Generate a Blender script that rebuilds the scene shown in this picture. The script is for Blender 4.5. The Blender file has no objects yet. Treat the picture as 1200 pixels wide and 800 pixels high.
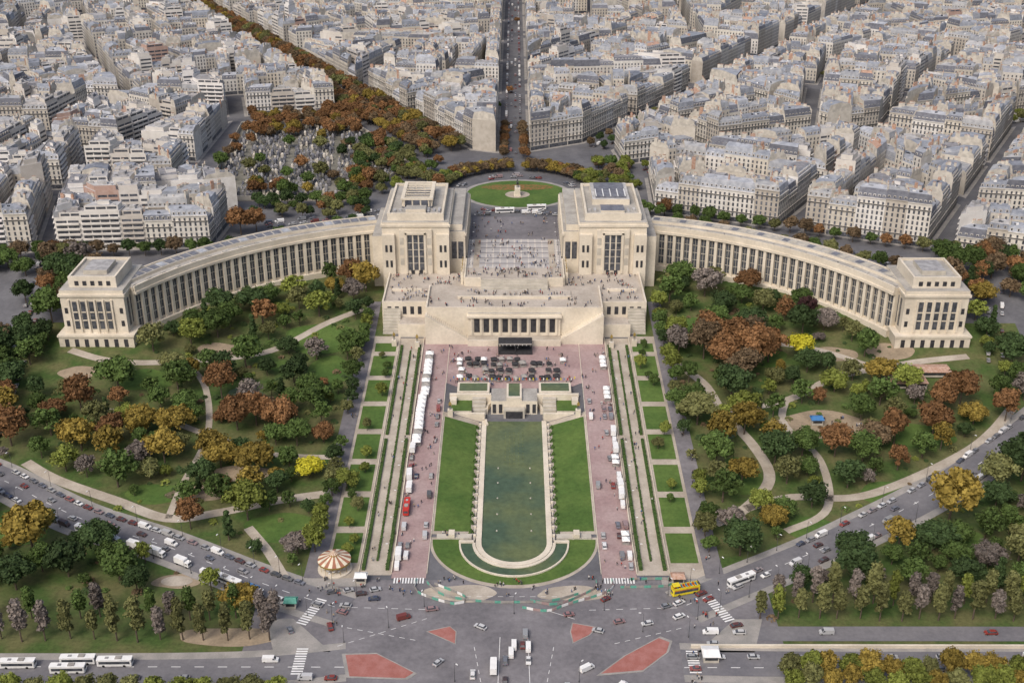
import bpy, math, random
import numpy as np
from math import sin,cos,pi,atan2,hypot,radians
R=random.Random(7)
S=bpy.context.scene
COL=S.collection
# ------------------------------------------------------------------ materials
def M(name,c1,c2=None,rough=.85,scale=.5,ov=0.0,ramp=None,spec=.25,detail=4,pos=False,metal=0,wear=0):
    m=bpy.data.materials.new(name);m.use_nodes=True;N=m.node_tree.nodes;L=m.node_tree.links
    b=N['Principled BSDF'];b.inputs['Roughness'].default_value=rough;b.inputs['Specular IOR Level'].default_value=spec
    b.inputs['Metallic'].default_value=metal
    c2=c2 or tuple(x*.8 for x in c1)
    tc=N.new('ShaderNodeTexCoord');no=N.new('ShaderNodeTexNoise');no.inputs['Scale'].default_value=scale;no.inputs['Detail'].default_value=detail
    g=N.new('ShaderNodeNewGeometry')
    L.new(g.outputs['Position'] if pos else tc.outputs['Object'],no.inputs['Vector'])
    cr=N.new('ShaderNodeValToRGB');cr.color_ramp.elements[0].position=.38;cr.color_ramp.elements[1].position=.62
    cr.color_ramp.elements[0].color=(*c1,1);cr.color_ramp.elements[1].color=(*c2,1)
    L.new(no.outputs['Fac'],cr.inputs['Fac']);out=cr.outputs['Color']
    if wear:
        n2=N.new('ShaderNodeTexNoise');n2.inputs['Scale'].default_value=scale*9;n2.inputs['Detail'].default_value=6;n2.inputs['Roughness'].default_value=.7
        L.new(g.outputs['Position'] if pos else tc.outputs['Object'],n2.inputs['Vector'])
        m2=N.new('ShaderNodeMapRange');m2.inputs['From Min'].default_value=.3;m2.inputs['From Max'].default_value=.7;m2.inputs['To Min'].default_value=1-wear;m2.inputs['To Max'].default_value=1+wear
        L.new(n2.outputs['Fac'],m2.inputs['Value']);h2=N.new('ShaderNodeHueSaturation');L.new(m2.outputs['Result'],h2.inputs['Value']);L.new(out,h2.inputs['Color']);out=h2.outputs['Color']
    if ov or ramp:
        oi=N.new('ShaderNodeObjectInfo')
        if ramp:
            r2=N.new('ShaderNodeValToRGB');r2.color_ramp.interpolation='LINEAR'
            e=r2.color_ramp.elements;e[0].color=(*ramp[0],1);e[1].color=(*ramp[-1],1)
            for i,c in enumerate(ramp[1:-1]):
                k=e.new((i+1)/(len(ramp)-1));k.color=(*c,1)
            L.new(oi.outputs['Random'],r2.inputs['Fac'])
            mx=N.new('ShaderNodeMix');mx.data_type='RGBA';mx.blend_type='MULTIPLY';mx.inputs['Factor'].default_value=1
            L.new(r2.outputs['Color'],mx.inputs['A']);L.new(out,mx.inputs['B']);out=mx.outputs['Result']
        if ov:
            mr=N.new('ShaderNodeMapRange');mr.inputs['To Min'].default_value=1-ov;mr.inputs['To Max'].default_value=1+ov
            ml=N.new('ShaderNodeMath');ml.operation='MULTIPLY';ml.inputs[1].default_value=7.31
            fr=N.new('ShaderNodeMath');fr.operation='FRACT'
            L.new(oi.outputs['Random'],ml.inputs[0]);L.new(ml.outputs[0],fr.inputs[0]);L.new(fr.outputs[0],mr.inputs['Value'])
            hs=N.new('ShaderNodeHueSaturation');L.new(mr.outputs['Result'],hs.inputs['Value']);L.new(out,hs.inputs['Color']);out=hs.outputs['Color']
    L.new(out,b.inputs['Base Color'])
    return m
W1=(1,1,1)
m_asph=M('asphalt',(.105,.105,.115),(.145,.145,.155),.9,.05,pos=True,wear=.15)
m_road=M('road_asphalt',(.145,.142,.155),(.185,.18,.19),.9,.06,pos=True,wear=.15)
m_plaza=M('plaza_asphalt',(.15,.143,.153),(.20,.19,.20),.9,.05,pos=True,wear=.2)
m_pave=M('pavement',(.26,.25,.235),(.33,.31,.29),.9,.2,pos=True,wear=.12)
m_pink=M('pink_paving',(.30,.21,.205),(.36,.27,.26),.9,.08,pos=True,wear=.17)
m_red=M('red_paving',(.31,.12,.10),(.36,.16,.14),.9,.3,pos=True,wear=.15)
m_gravel=M('gravel_path',(.35,.305,.25),(.45,.40,.335),.95,.12,pos=True,wear=.14)
m_terr=M('terrace_paving',(.38,.335,.285),(.46,.41,.355),.95,.1,pos=True,wear=.15)
m_dirt=M('sandy_ground',(.34,.27,.19),(.25,.20,.14),.95,.1,pos=True,wear=.2)
m_lawn=M('lawn_grass',(.062,.115,.026),(.095,.15,.036),.95,.06,pos=True,detail=8,wear=.25)
m_gard=M('garden_ground',(.055,.095,.024),(.12,.12,.05),.95,.07,pos=True,detail=8,wear=.3)
m_cem=M('cemetery_earth',(.13,.125,.10),(.22,.21,.18),.95,.12,pos=True,detail=8,wear=.3)
m_stone=M('limestone',(.57,.51,.415),(.67,.605,.50),.85,.09,pos=True,wear=.09)
m_stone2=M('weathered_stone',(.40,.37,.315),(.50,.465,.40),.9,.3,pos=True)
m_roofp=M('palace_roof',(.31,.295,.27),(.42,.40,.365),.9,.1,pos=True,wear=.18)
m_dark=M('dark_opening',(.03,.03,.035),(.055,.055,.06),.5,.5)
m_glass=M('window_glass',(.045,.05,.06),(.10,.105,.12),.2,.6,spec=.5)
m_win=M('house_window',(.05,.055,.07),(.13,.135,.15),.4,.9,ov=.3)
m_white=M('white_paint',(.78,.78,.77),(.7,.7,.69),.6,.5)
m_wall=M('plaster_wall',W1,(.84,.83,.81),.9,.25,ramp=[(.58,.53,.45),(.67,.64,.58),(.48,.44,.38),(.72,.70,.67),(.60,.56,.49),(.43,.39,.34),(.65,.61,.54)],wear=.08)
m_mod=M('render_wall',W1,(.9,.89,.88),.9,.2,ramp=[(.74,.72,.69),(.64,.61,.56),(.78,.76,.74),(.50,.46,.41),(.70,.67,.62)],wear=.06)
m_pinkw=M('brick_wall',(.40,.27,.22),(.46,.33,.28),.9,.3)
m_zinc=M('zinc_roof',W1,(.68,.69,.71),.6,.3,ramp=[(.27,.29,.33),(.37,.39,.43),(.20,.215,.25),(.46,.475,.51),(.30,.32,.36),(.41,.41,.41),(.24,.26,.30)],spec=.4,wear=.15)
m_flat=M('flat_roof',W1,(.7,.7,.7),.9,.3,ramp=[(.40,.40,.41),(.52,.51,.50),(.26,.26,.28),(.48,.47,.46),(.36,.34,.33)],wear=.15)
m_slate=M('slate_roof',(.115,.12,.145),(.17,.178,.205),.7,.4,ov=.2)
m_pot=M('chimney_brick',(.38,.22,.15),(.48,.34,.27),.9,1)
m_cap=M('party_wall',(.60,.56,.49),(.43,.40,.35),.9,.3)
m_iron=M('iron_balcony',(.06,.06,.065),(.09,.09,.09),.7,1)
m_water=M('pond_water',(.065,.10,.062),(.12,.145,.065),.28,.045,pos=True,spec=.25,detail=8,wear=.25)
m_river=M('river_water',(.05,.07,.05),(.06,.08,.06),.1,.02,spec=.5)
m_bark=M('tree_bark',(.09,.07,.05),(.13,.10,.08),.95,1)
m_hedge=M('hedge_leaves',(.03,.06,.015),(.065,.11,.028),.95,1.2)
m_black=M('black_fabric',(.03,.03,.033),(.045,.045,.05),.7,1)
m_tyre=M('rubber',(.02,.02,.02),(.03,.03,.03),.9,3)
m_gold=M('gilded_bronze',(.5,.35,.1),(.4,.28,.08),.4,2,metal=.6)
m_bronze=M('dark_bronze',(.06,.08,.06),(.10,.11,.09),.6,2)
m_blue=M('blue_cover',(.05,.17,.38),(.07,.2,.42),.6,1)
m_green=M('green_panel',(.10,.32,.24),(.14,.38,.3),.6,1)
m_yel=M('yellow_paint',(.72,.58,.03),(.65,.52,.03),.4,1)
m_redp=M('red_paint',(.5,.04,.03),(.45,.04,.03),.4,1)
m_skin=M('skin',(.45,.28,.2),(.4,.25,.18),.7,4)
def tile_mat():
    m=bpy.data.materials.new('esplanade_tiles');m.use_nodes=True;N=m.node_tree.nodes;L=m.node_tree.links
    g=N.new('ShaderNodeNewGeometry');b=N.new('ShaderNodeTexBrick');b.offset=0;b.inputs['Scale'].default_value=1
    b.inputs['Brick Width'].default_value=4;b.inputs['Row Height'].default_value=4;b.inputs['Mortar Size'].default_value=.35
    b.inputs['Color1'].default_value=(.42,.40,.39,1);b.inputs['Color2'].default_value=(.33,.32,.32,1);b.inputs['Mortar'].default_value=(.54,.50,.45,1)
    L.new(g.outputs['Position'],b.inputs['Vector']);L.new(b.outputs['Color'],N['Principled BSDF'].inputs['Base Color'])
    N['Principled BSDF'].inputs['Roughness'].default_value=.85
    return m
m_tile=tile_mat()
# ------------------------------------------------------------------ mesh builder
class B:
    def __init__(s): s.v=[];s.f=[];s.m=[];s.ms=[];s.mi={}
    def k(s,mat):
        n=mat.name
        if n not in s.mi: s.mi[n]=len(s.ms);s.ms.append(mat)
        return s.mi[n]
    def poly(s,pts,mat):
        i=len(s.v);s.v.extend(pts);s.f.append(tuple(range(i,i+len(pts))));s.m.append(s.k(mat))
    def box(s,x0,x1,y0,y1,z0,z1,mat,top=None):
        i=len(s.v);s.v+=[(x0,y0,z0),(x1,y0,z0),(x1,y1,z0),(x0,y1,z0),(x0,y0,z1),(x1,y0,z1),(x1,y1,z1),(x0,y1,z1)]
        s.f+=[(i,i+3,i+2,i+1),(i,i+1,i+5,i+4),(i+1,i+2,i+6,i+5),(i+2,i+3,i+7,i+6),(i+3,i,i+4,i+7),(i+4,i+5,i+6,i+7)]
        a=s.k(mat);s.m+=[a]*5+[s.k(top) if top else a]
    def prism(s,pts,z0,z1,mat,top=None):
        n=len(pts);i=len(s.v)
        s.v+=[(p[0],p[1],z0) for p in pts]+[(p[0],p[1],z1) for p in pts]
        a=s.k(mat)
        for j in range(n):
            k=(j+1)%n;s.f.append((i+j,i+k,i+n+k,i+n+j));s.m.append(a)
        s.f.append(tuple(range(i+n,i+2*n)));s.m.append(s.k(top) if top else a)
    def cyl(s,x,y,z0,z1,r0,r1,mat,n=8,cap=True):
        i=len(s.v)
        for r,z in((r0,z0),(r1,z1)):
            for j in range(n):
                a=2*pi*j/n;s.v.append((x+r*cos(a),y+r*sin(a),z))
        a=s.k(mat)
        for j in range(n):
            k=(j+1)%n;s.f.append((i+j,i+k,i+n+k,i+n+j));s.m.append(a)
        if cap: s.f.append(tuple(range(i+n,i+2*n)));s.m.append(a)
    def tube(s,p,q,r0,r1,mat,n=6):
        p=np.array(p,float);q=np.array(q,float);d=q-p;d/=max(np.linalg.norm(d),1e-6)
        u=np.cross(d,(0,0,1));
        if np.linalg.norm(u)<.05:u=np.array((1.,0,0))
        u/=np.linalg.norm(u);w=np.cross(d,u);i=len(s.v)
        for c,r in((p,r0),(q,r1)):
            for j in range(n):
                a=2*pi*j/n;s.v.append(tuple(c+r*(u*cos(a)+w*sin(a))))
        a=s.k(mat)
        for j in range(n):
            k=(j+1)%n;s.f.append((i+j,i+k,i+n+k,i+n+j));s.m.append(a)
    def pbox(s,cx,cy,r0,r1,a0,a1,z0,z1,mat,sg=1,top=None):
        P=[(sg*(cx+r*cos(a)),cy+r*sin(a)) for r,a in((r0,a0),(r1,a0),(r1,a1),(r0,a1))]
        s.prism(P,z0,z1,mat,top)
    def mesh(s,name,o=(0,0,0)):
        me=bpy.data.meshes.new(name)
        v=s.v if o==(0,0,0) else [(a-o[0],b-o[1],c-o[2]) for a,b,c in s.v]
        me.from_pydata(v,[],s.f)
        for m in s.ms: me.materials.append(m)
        me.polygons.foreach_set('material_index',s.m);me.update();return me
    def add(s,name,o=(0,0,0)):
        ob=bpy.data.objects.new(name,s.mesh(name,o));ob.location=o;COL.objects.link(ob);return ob
def inst(name,me,loc,rz=0,sc=1,mat=None,slot=0):
    ob=bpy.data.objects.new(name,me);ob.location=loc;ob.rotation_euler=(0,0,rz)
    ob.scale=sc if isinstance(sc,tuple) else (sc,)*3
    if mat: ob.material_slots[slot].link='OBJECT';ob.material_slots[slot].material=mat
    COL.objects.link(ob);return ob
# ------------------------------------------------------------------ terrain
def cl(x):return 0. if x<0 else 1. if x>1 else x
def zf(y):
    if y<395:return 0.
    if y<545:return 9*(y-395)/150
    if y<600:return 9+6*(y-545)/55
    return 15.
def T(x,y):
    ax=abs(x)
    if y<298: return 0. if y<=150 else (-8. if (y>150.05 and y<297.95) else 0.)
    w=max(cl((ax-16)/17),cl((y-495)/35))
    z=zf(y)*w
    z=min(z+5*cl((ax-120)/80)*cl((y-480)/65),16.5)
    r=hypot(max(ax-33,0),y-471)
    g=cl((r-180)/16)*cl((y-545)/60)
    return z+(30-z)*g
WC=(-33.,471.)
def frange(a,b,s):
    n=int(round((b-a)/s));return [a+(b-a)*i/n for i in range(n+1)]
GX=sorted(set([-9000,-3000,-1200,-700,-450]+frange(-360,-80,4)+frange(-80,-33,3.9166667)+frange(-33,-16,4.25)+frange(-16,16,4)+frange(16,33,4.25)+frange(33,80,3.9166667)+frange(80,360,4)+[450,700,1200,3000,9000]))
GY=sorted(set([-9000,-2000,-300,100,149.9,150.1,297.9,298.]+frange(300,395,5)+frange(395,480,5)+frange(480,495,5)+frange(495,530,3.5)+frange(530,545,5)+frange(545,700,3.1)+[800,1000,1500,2200,4000,9000]))
def ground():
    b=B();nx=len(GX);a=b.k(m_asph);g=b.k(m_gard)
    for y in GY:
        for x in GX:
            z=T(x,y)
            if 149.9<y<150.2: z=-8
            if 297.8<y<297.95: z=-8
            b.v.append((x,y,z))
    for j in range(len(GY)-1):
        for i in range(nx-1):
            k=j*nx+i;b.f.append((k,k+1,k+nx+1,k+nx))
            cx=(GX[i]+GX[i+1])/2;cy=(GY[j]+GY[j+1])/2;ax=abs(cx)
            r=hypot(max(ax-33,0),cy-471)
            gr=80<ax<262 and 326<cy<605 and (r<190 or cy<560)
            gr=gr or (66<ax<200 and 560<cy<660 and r<190)
            b.m.append(g if gr else a)
    b.add('ground')
ground()
def lines(G,a,b):return [a]+[g for g in G if a+.01<g<b-.01]+[b]
def drape(name,x0,x1,y0,y1,mat,off=.12,b=None):
    own=b is None;b=b or B();X=lines(GX,x0,x1);Y=lines(GY,y0,y1);i=len(b.v);n=len(X)
    for y in Y:
        for x in X:b.v.append((x,y,T(x,y)+off))
    a=b.k(mat)
    for j in range(len(Y)-1):
        for k in range(n-1):
            q=i+j*n+k;b.f.append((q,q+1,q+n+1,q+n));b.m.append(a)
    if own:b.add(name)
def smooth(P,step=3.):
    out=[]
    n=len(P)
    for i in range(n-1):
        p0=P[max(i-1,0)];p1=P[i];p2=P[i+1];p3=P[min(i+2,n-1)]
        k=max(2,int(hypot(p2[0]-p1[0],p2[1]-p1[1])/step))
        for j in range(k):
            t=j/k
            out.append(tuple(.5*((2*p1[c])+(-p0[c]+p2[c])*t+(2*p0[c]-5*p1[c]+4*p2[c]-p3[c])*t*t+(-p0[c]+3*p1[c]-3*p2[c]+p3[c])*t**3) for c in(0,1)))
    out.append(tuple(P[-1]));return out
def normals(C):
    out=[]
    for i in range(len(C)):
        a=C[max(i-1,0)];c=C[min(i+1,len(C)-1)];d=(c[0]-a[0],c[1]-a[1]);l=hypot(*d) or 1
        out.append((-d[1]/l,d[0]/l))
    return out
def ribbon(name,P,w,mat,off=.15,kerb=None,shift=0,b=None):
    C=smooth(P);Nn=normals(C);own=b is None;b=b or B();k=max(2,int(w/3)+1);i=len(b.v);a=b.k(mat)
    for (x,y),(nx,ny) in zip(C,Nn):
        for j in range(k):
            t=shift+w*(j/(k-1)-.5);X=x+nx*t;Y=y+ny*t;b.v.append((X,Y,T(X,Y)+off))
    for r in range(len(C)-1):
        for j in range(k-1):
            q=i+r*k+j;b.f.append((q,q+1,q+k+1,q+k));b.m.append(a)
    if own:b.add(name)
    return C
def disc(name,cx,cy,rx,ry,mat,off,n=40,a0=0,a1=2*pi,b=None,r0=0.,wob=0):
    own=b is None;b=b or B();i=len(b.v);K=max(2,int(max(rx,ry)*(1-r0)/3));a=b.k(mat)
    for k in range(K+1):
        f=r0+(1-r0)*k/K
        for j in range(n+1):
            t=a0+(a1-a0)*j/n;g=f*(1+wob*(sin(3*t+cx)+.6*sin(5*t+cy)));x=cx+rx*g*cos(t);y=cy+ry*g*sin(t);b.v.append((x,y,T(x,y)+off))
    for k in range(K):
        for j in range(n):
            q=i+k*(n+1)+j;b.f.append((q,q+1,q+n+2,q+n+1));b.m.append(a)
    if own:b.add(name)
# river + bridge
b=B();b.poly([(-9000,150,-5),(9000,150,-5),(9000,298,-5),(-9000,298,-5)],m_river);b.add('river_water')
b=B();b.box(-17,17,148,300,-1.5,.06,m_stone2,m_plaza)
for y in(175,205,235,265):b.box(-16,16,y-2,y+2,-8,-1.5,m_stone2)
for s in(-1,1):b.box(s*17-.3,s*17+.3,148,300,.06,1.1,m_stone2)
b.add('stone_bridge')
# ------------------------------------------------------------------ roads & gardens layout
ROADS=[]
for s in(-1,1):
    if s<0:P=[(-300,478),(-262,457),(-224,437),(-180,409),(-137,389),(-105,371),(-84,360),(-62,350)]
    else:P=[(330,545),(280,512),(236,475),(183,430),(138,399),(108,380),(83,365),(62,352)]
    ribbon('pavement_strip',P,21,m_pave,.10)
    C=ribbon('avenue_road',P,14.5,m_road,.16);ROADS.append((P,13))
    bb=B()
    Nn=normals(C)
    for i in range(0,len(C)-2,3):
        (x,y),(x2,y2)=C[i],C[i+1];nx,ny=Nn[i]
        b_=.12;bb.poly([(x-nx*b_,y-ny*b_,T(x,y)+.2),(x2-nx*b_,y2-ny*b_,T(x2,y2)+.2),(x2+nx*b_,y2+ny*b_,T(x2,y2)+.2),(x+nx*b_,y+ny*b_,T(x,y)+.2)],m_white)
    bb.add('lane_marking')
    Q=[(s*420,321 if s>0 else 316),(s*200,321 if s>0 else 316),(s*100,321 if s>0 else 317),(s*58,322)]
    ribbon('pavement_strip',Q,20,m_pave,.08);ribbon('quay_road',Q,13,m_road,.14);ROADS.append((Q,12))
    if s>0:
        ribbon('quay_road',[(420,336),(200,337),(100,337),(62,337)],8,m_road,.13);ROADS.append(([(420,336),(62,337)],6))
    bb=B()
    for i in range(60,300,8):bb.box(s*i-1.6,s*i+1.6,319,319.25,.1,.165,m_white)
    bb.add('lane_marking')
    bb=B();bb.box(min(s*17.5,s*500),max(s*17.5,s*500),299,299.7,-6,1.1,m_stone2);bb.add('quay_wall')
    if s>0:
        bb=B();bb.box(62,420,329.2,330,0,1.3,m_stone);bb.add('stone_parapet')
    drape('pavement',min(s*73,s*80.3),max(s*73,s*80.3),369.2,598,m_plaza,.13)
    drape('stone_path',min(s*47,s*59.5),max(s*47,s*59.5),371,560,m_gravel,.08)
    drape('red_promenade',min(s*33.6,s*46.8),max(s*33.6,s*46.8),369,562,m_pink,.115)
    bb=B()
    for y0 in range(378,548,24):
        drape('',min(s*60,s*72.5),max(s*60,s*72.5),y0,min(y0+21.4,556),m_gravel,.11,bb)
        drape('',min(s*60.8,s*71.7),max(s*60.8,s*71.7),y0+.8,min(y0+20.6,555),m_lawn,.17,bb)
    bb.add('lawn_strip')
    bb=B();drape('',min(s*59.5,s*73),max(s*59.5,s*73),369,562,m_gravel,.05,bb);bb.add('garden_path')
    bb=B()
    for yy in range(372,560,4):
        y2=yy+4
        for xo,wd,hh in((47,.35,.9),(33.4,.25,.35),(59.6,.3,.6)):
            i=len(bb.v);x0=s*xo-wd/2;x1=s*xo+wd/2
            a1,a2=T(s*xo,yy),T(s*xo,y2)
            bb.v+=[(x0,yy,a1),(x1,yy,a1),(x1,y2,a2),(x0,y2,a2),(x0,yy,a1+hh),(x1,yy,a1+hh),(x1,y2,a2+hh),(x0,y2,a2+hh)]
            k=bb.k(m_stone)
            bb.f+=[(i,i+1,i+5,i+4),(i+1,i+2,i+6,i+5),(i+2,i+3,i+7,i+6),(i+3,i,i+4,i+7),(i+4,i+5,i+6,i+7)];bb.m+=[k]*5
    bb.add('stone_kerb_wall')
    bb=B()
    drape('',min(s*16.6,s*33.2),max(s*16.6,s*33.2),398,490,m_gravel,.05,bb)
    drape('',min(s*17.6,s*32.4),max(s*17.6,s*32.4),400,486,m_lawn,.13,bb)
    bb.add('basin_lawn')
drape('red_plaza',-47,47,516,562,m_pink,.09)
bb=B();disc('',0,396,34,33,m_gravel,.04,48,pi,2*pi,bb,.6);bb.add('crescent_path')
bb=B();disc('',0,394.5,32.6,29.5,m_lawn,.1,48,pi,2*pi,bb,.66);bb.add('crescent_lawn')
# basins
def stadium(hw,y0,y1,n=28,rf=1.):
    pts=[(-hw,y1)]
    for j in range(n+1):
        a=pi+pi*j/n;pts.append((hw*cos(a),y0+hw*rf*sin(a)))
    pts.append((hw,y1));return pts
b=B();wi=stadium(13,391.5,490);wo=stadium(15.2,391.5,490)
b.poly([(x,y,.4) for x,y in wi],m_water);b.add('basin_water')
b=B()
n=len(wi);b.v+=[(x,y,.85) for x,y in wi]+[(x,y,.85) for x,y in wo]+[(x,y,-.2) for x,y in wi]+[(x,y,-.2) for x,y in wo];k=b.k(m_stone)
for j in range(n-1):
    b.f+=[(j,j+1,n+j+1,n+j),(j,j+1,2*n+j+1,2*n+j),(n+j,n+j+1,3*n+j+1,3*n+j)];b.m+=[k]*3
for s in(-1,1):
    for y in range(396,488,6):
        b.box(s*15.9-.55,s*15.9+.55,y-.5,y+.5,0,1.5,m_stone)
        b.box(s*15.9-.35,s*15.9+.35,y-2.6,y-1.0,0,.9,m_stone2)
b.add('basin_rim')
def ringwall(b,cx,cy,r0,r1,z0,z1,a0,a1,n,mat,rf=1.):
    for j in range(n):
        a=a0+(a1-a0)*j/n;c=a0+(a1-a0)*(j+1)/n
        b.prism([(cx+r0*cos(a),cy+rf*r0*sin(a)),(cx+r1*cos(a),cy+rf*r1*sin(a)),(cx+r1*cos(c),cy+rf*r1*sin(c)),(cx+r0*cos(c),cy+rf*r0*sin(c))],z0,z1,mat)
b=B()
ringwall(b,0,391.5,15.4,16.6,-.1,.75,pi,2*pi,30,m_stone)
ringwall(b,0,391.5,21.2,21.9,-.1,.7,pi,2*pi,30,m_stone)
for s in(-1,1):b.box(min(s*16,s*22),max(s*16,s*22),391.6,393,-.1,.9,m_stone);b.box(min(s*17,s*31),max(s*17,s*31),394.5,397.5,0,.8,m_stone2);b.box(s*25-1.2,s*25+1.2,394.2,397.8,.8,2.6,m_stone)
b.add('crescent_basin_wall')
b=B()
for j in range(30):
    a=pi+pi*j/30;c=a+pi/30
    b.poly([(16.6*cos(a),391.5+16.6*sin(a),.35),(21.2*cos(a),391.5+21.2*sin(a),.35),(21.2*cos(c),391.5+21.2*sin(c),.35),(16.6*cos(c),391.5+16.6*sin(c),.35)],m_water)
b.add('crescent_basin_water')
m_algae=M('algae_stone',(.20,.22,.09),(.15,.18,.08),.9,1)
b=B()
for y in range(452,480,3):
    for x in(-4,-2,0,2,4):b.cyl(x,y,.3,.7,.2,.14,m_algae,6)
for y in (400,412,424,436,448):
    for s in(-1,1):b.cyl(s*7,y,.2,.75,.45,.3,m_stone2,8)
b.add('fountain_nozzles')
b=B()
for s in(-1,1):
    for y in range(399,486,6):
        for q in range(26):
            a=R.uniform(0,2*pi);t=R.random();r=.8*(1-t)+.1;x=s*17.4+r*cos(a);yy=y+r*sin(a);z=.2+2.0*t;d=.3
            b.poly([(x-d,yy-d*.4,z-d),(x+d,yy-d*.4,z-d*.5),(x+d,yy+d*.4,z+d),(x-d,yy+d*.4,z+d*.5)],m_hedge)
b.add('topiary_row')
# fountain head
b=B()
b.box(-31,-14,490.5,492,-.5,4.2,m_stone);b.box(14,31,490.5,492,-.5,4.2,m_stone)
b.box(-11,11,497,510,-.5,7.6,m_stone,m_roofp)
b.box(-5,5,493.5,497,-.5,4.6,m_stone2)
b.box(-4,4,493.3,493.5,0.2,3.8,m_dark)
for x in(-9.5,-6.5,6.5,9.5):b.box(x-.8,x+.8,496.75,497,1.2,5.8,m_dark)
b.box(-3.6,3.6,497,512,7.6,9.2,m_stone)
b.box(-2.7,2.7,499,512,9.2,9.25,m_water)
for s in(-1,1):
    ringwall(b,0,497,12.6,13.6,0,3.6,(0 if s>0 else pi*.72),(pi*.28 if s>0 else pi),8,m_stone)
    b.box(min(s*11,s*31),max(s*11,s*31),502.5,504,0,8.2,m_stone)
    b.box(min(s*12,s*27.5),max(s*12,s*27.5),505,515,2,8.3,m_stone,m_stone);b.box(min(s*13,s*26.5),max(s*13,s*26.5),506,514,8.3,8.35,m_water)
    for k in range(6):b.box(min(s*13.6,s*20),max(s*13.6,s*20),492+k*1.7,493.7+k*1.7,-.5,1+k*1.2,m_stone2)
    b.box(s*29-1.5,s*29+1.5,498,502,0,7.5,m_stone)
    b.box(min(s*20.2,s*30),max(s*20.2,s*30),492,502.5,-.5,5.0,m_stone2,m_lawn)
ringwall(b,0,490.5,12.9,14.,-.2,1.4,pi*1.0,pi*1.0+.35,4,m_stone)
b.add('cascade_fountain')
def hedge(x,y0,y1,w,h):
    b=B()
    y=y0
    rr=R.random
    while y<y1:
        z=T(x,y);L=min(3,y1-y)
        b.box(x-w/2,x+w/2,y,y+L,z-.3,z+h*(.9+.15*rr()),m_hedge)
        for q in range(10):
            px=x+R.uniform(-w/2,w/2)*1.1;py=y+rr()*L;pz=z+h*(.6+.5*rr());d=.22
            b.poly([(px-d,py-d,pz),(px+d,py-d*.3,pz+.1),(px+d,py+d,pz+.25),(px-d,py+d,pz+.1)],m_hedge)
        y+=3
    b.add('clipped_hedge')
for s in(-1,1):
    for x in(48.8,58.0):
        hedge(s*x,374,466,1.3,1.1);hedge(s*x,470,552,1.3,1.1)
    hedge(s*53.2,380,548,.8,.6)
PATHS=[([(-215,448),(-197,435),(-167,420),(-142,408),(-122,412),(-100,420),(-80,425)],5),([(-108,402),(-98,388),(-88,370)],4),
([(-225,540),(-199,530),(-165,533),(-128,545),(-100,575),(-82,590)],4.5),([(-200,490),(-170,486),(-140,470),(-110,455),(-80,452)],3.5),([(-165,533),(-150,510),(-140,470),(-142,430),(-142,408)],3),
([(82,535),(93,515),(98,490),(108,460),(110,436),(96,415),(82,405)],5),([(96,415),(117,423),(150,425),(203,458),(235,492)],4.5),([(98,490),(130,500),(160,520),(200,530),(228,535)],4.5),([(110,400),(130,415),(135,450),(125,480),(130,500)],3.5),([(82,560),(110,560),(150,548),(175,530)],4)]
for P,w in PATHS: ribbon('garden_path',P,w,m_gravel,.12)
for (x,y,rx,ry,m) in[(-100,560,20,15,m_lawn),(-92,528,12,14,m_lawn),(-95,402,14,10,m_lawn),(-205,400,16,13,m_lawn),(98,438,10,14,m_lawn),(142,478,24,12,m_dirt),(122,402,12,7,m_lawn),(165,425,20,9,m_lawn),(-150,425,15,7,m_lawn),(-135,425,12,6,m_dirt),(-128,367,9,4.5,m_dirt),(185,470,16,9,m_lawn),(-118,440,13,6,m_dirt),(92,570,12,12,m_lawn),(125,540,14,9,m_lawn),(-180,515,14,9,m_lawn),(175,395,14,7,m_lawn),(-215,520,9,6,m_dirt),(190,540,12,8,m_dirt),(-100,335,20,5,m_dirt),(-150,545,12,7,m_dirt),(160,540,14,7,m_dirt),(-115,532,9,6,m_lawn)]:
    disc('lawn' if m is m_lawn else 'sandy_clearing',x,y,rx,ry,m,.085,wob=.07)
disc('garden_pond',-130,505,9,5,m_water,.2,wob=.06);disc('garden_pond',97,475,5,9,m_water,.2,wob=.06)
disc('round_bed',-128,367,6,3.2,m_gravel,.2)
# ------------------------------------------------------------------ riverside plaza
drape('plaza_road',-95,95,303,368,m_plaza,.03)
def island(P):
    b=B();b.prism(P,.0,.16,m_pave,m_pave)
    c=(sum(p[0] for p in P)/len(P),sum(p[1] for p in P)/len(P))
    b.prism([(c[0]+(p[0]-c[0])*.9,c[1]+(p[1]-c[1])*.9) for p in P],.1,.2,m_red);b.add('traffic_island')
island([(-60,326),(-48,326.5),(-40,321),(-33,316),(-36,313),(-57,314)])
island([(-31.5,338),(-23,341),(-20.5,338),(-20.5,331),(-25,334)])
island([(20,338),(21,343),(30,340.5),(27,336),(20.7,331.5)])
island([(28,315),(38,325),(52,335.5),(56,333),(54,327),(44,317)])
def zebra(x,y,w,l,ang,n):
    b=B();ca,sa=cos(ang),sin(ang)
    for i in range(n):
        t=(i-(n-1)/2)*w/n
        P=[(t-w/n*.27,-l/2),(t+w/n*.27,-l/2),(t+w/n*.27,l/2),(t-w/n*.27,l/2)]
        b.poly([(x+p*ca-q*sa,y+p*sa+q*ca,T(x,y)+.22) for p,q in P],m_white)
    b.add('zebra_crossing')
zebra(-40,367.5,12,3.5,0,11);zebra(40,367.5,12,3.5,0,11);zebra(-74,349,16,4,1.2,12);zebra(75,351,16,4,-1.15,12);zebra(-74,322,14,4,1.57,11);zebra(62,322,12,4,1.57,10);zebra(0,309,26,4,0,20)
b=B()
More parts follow.
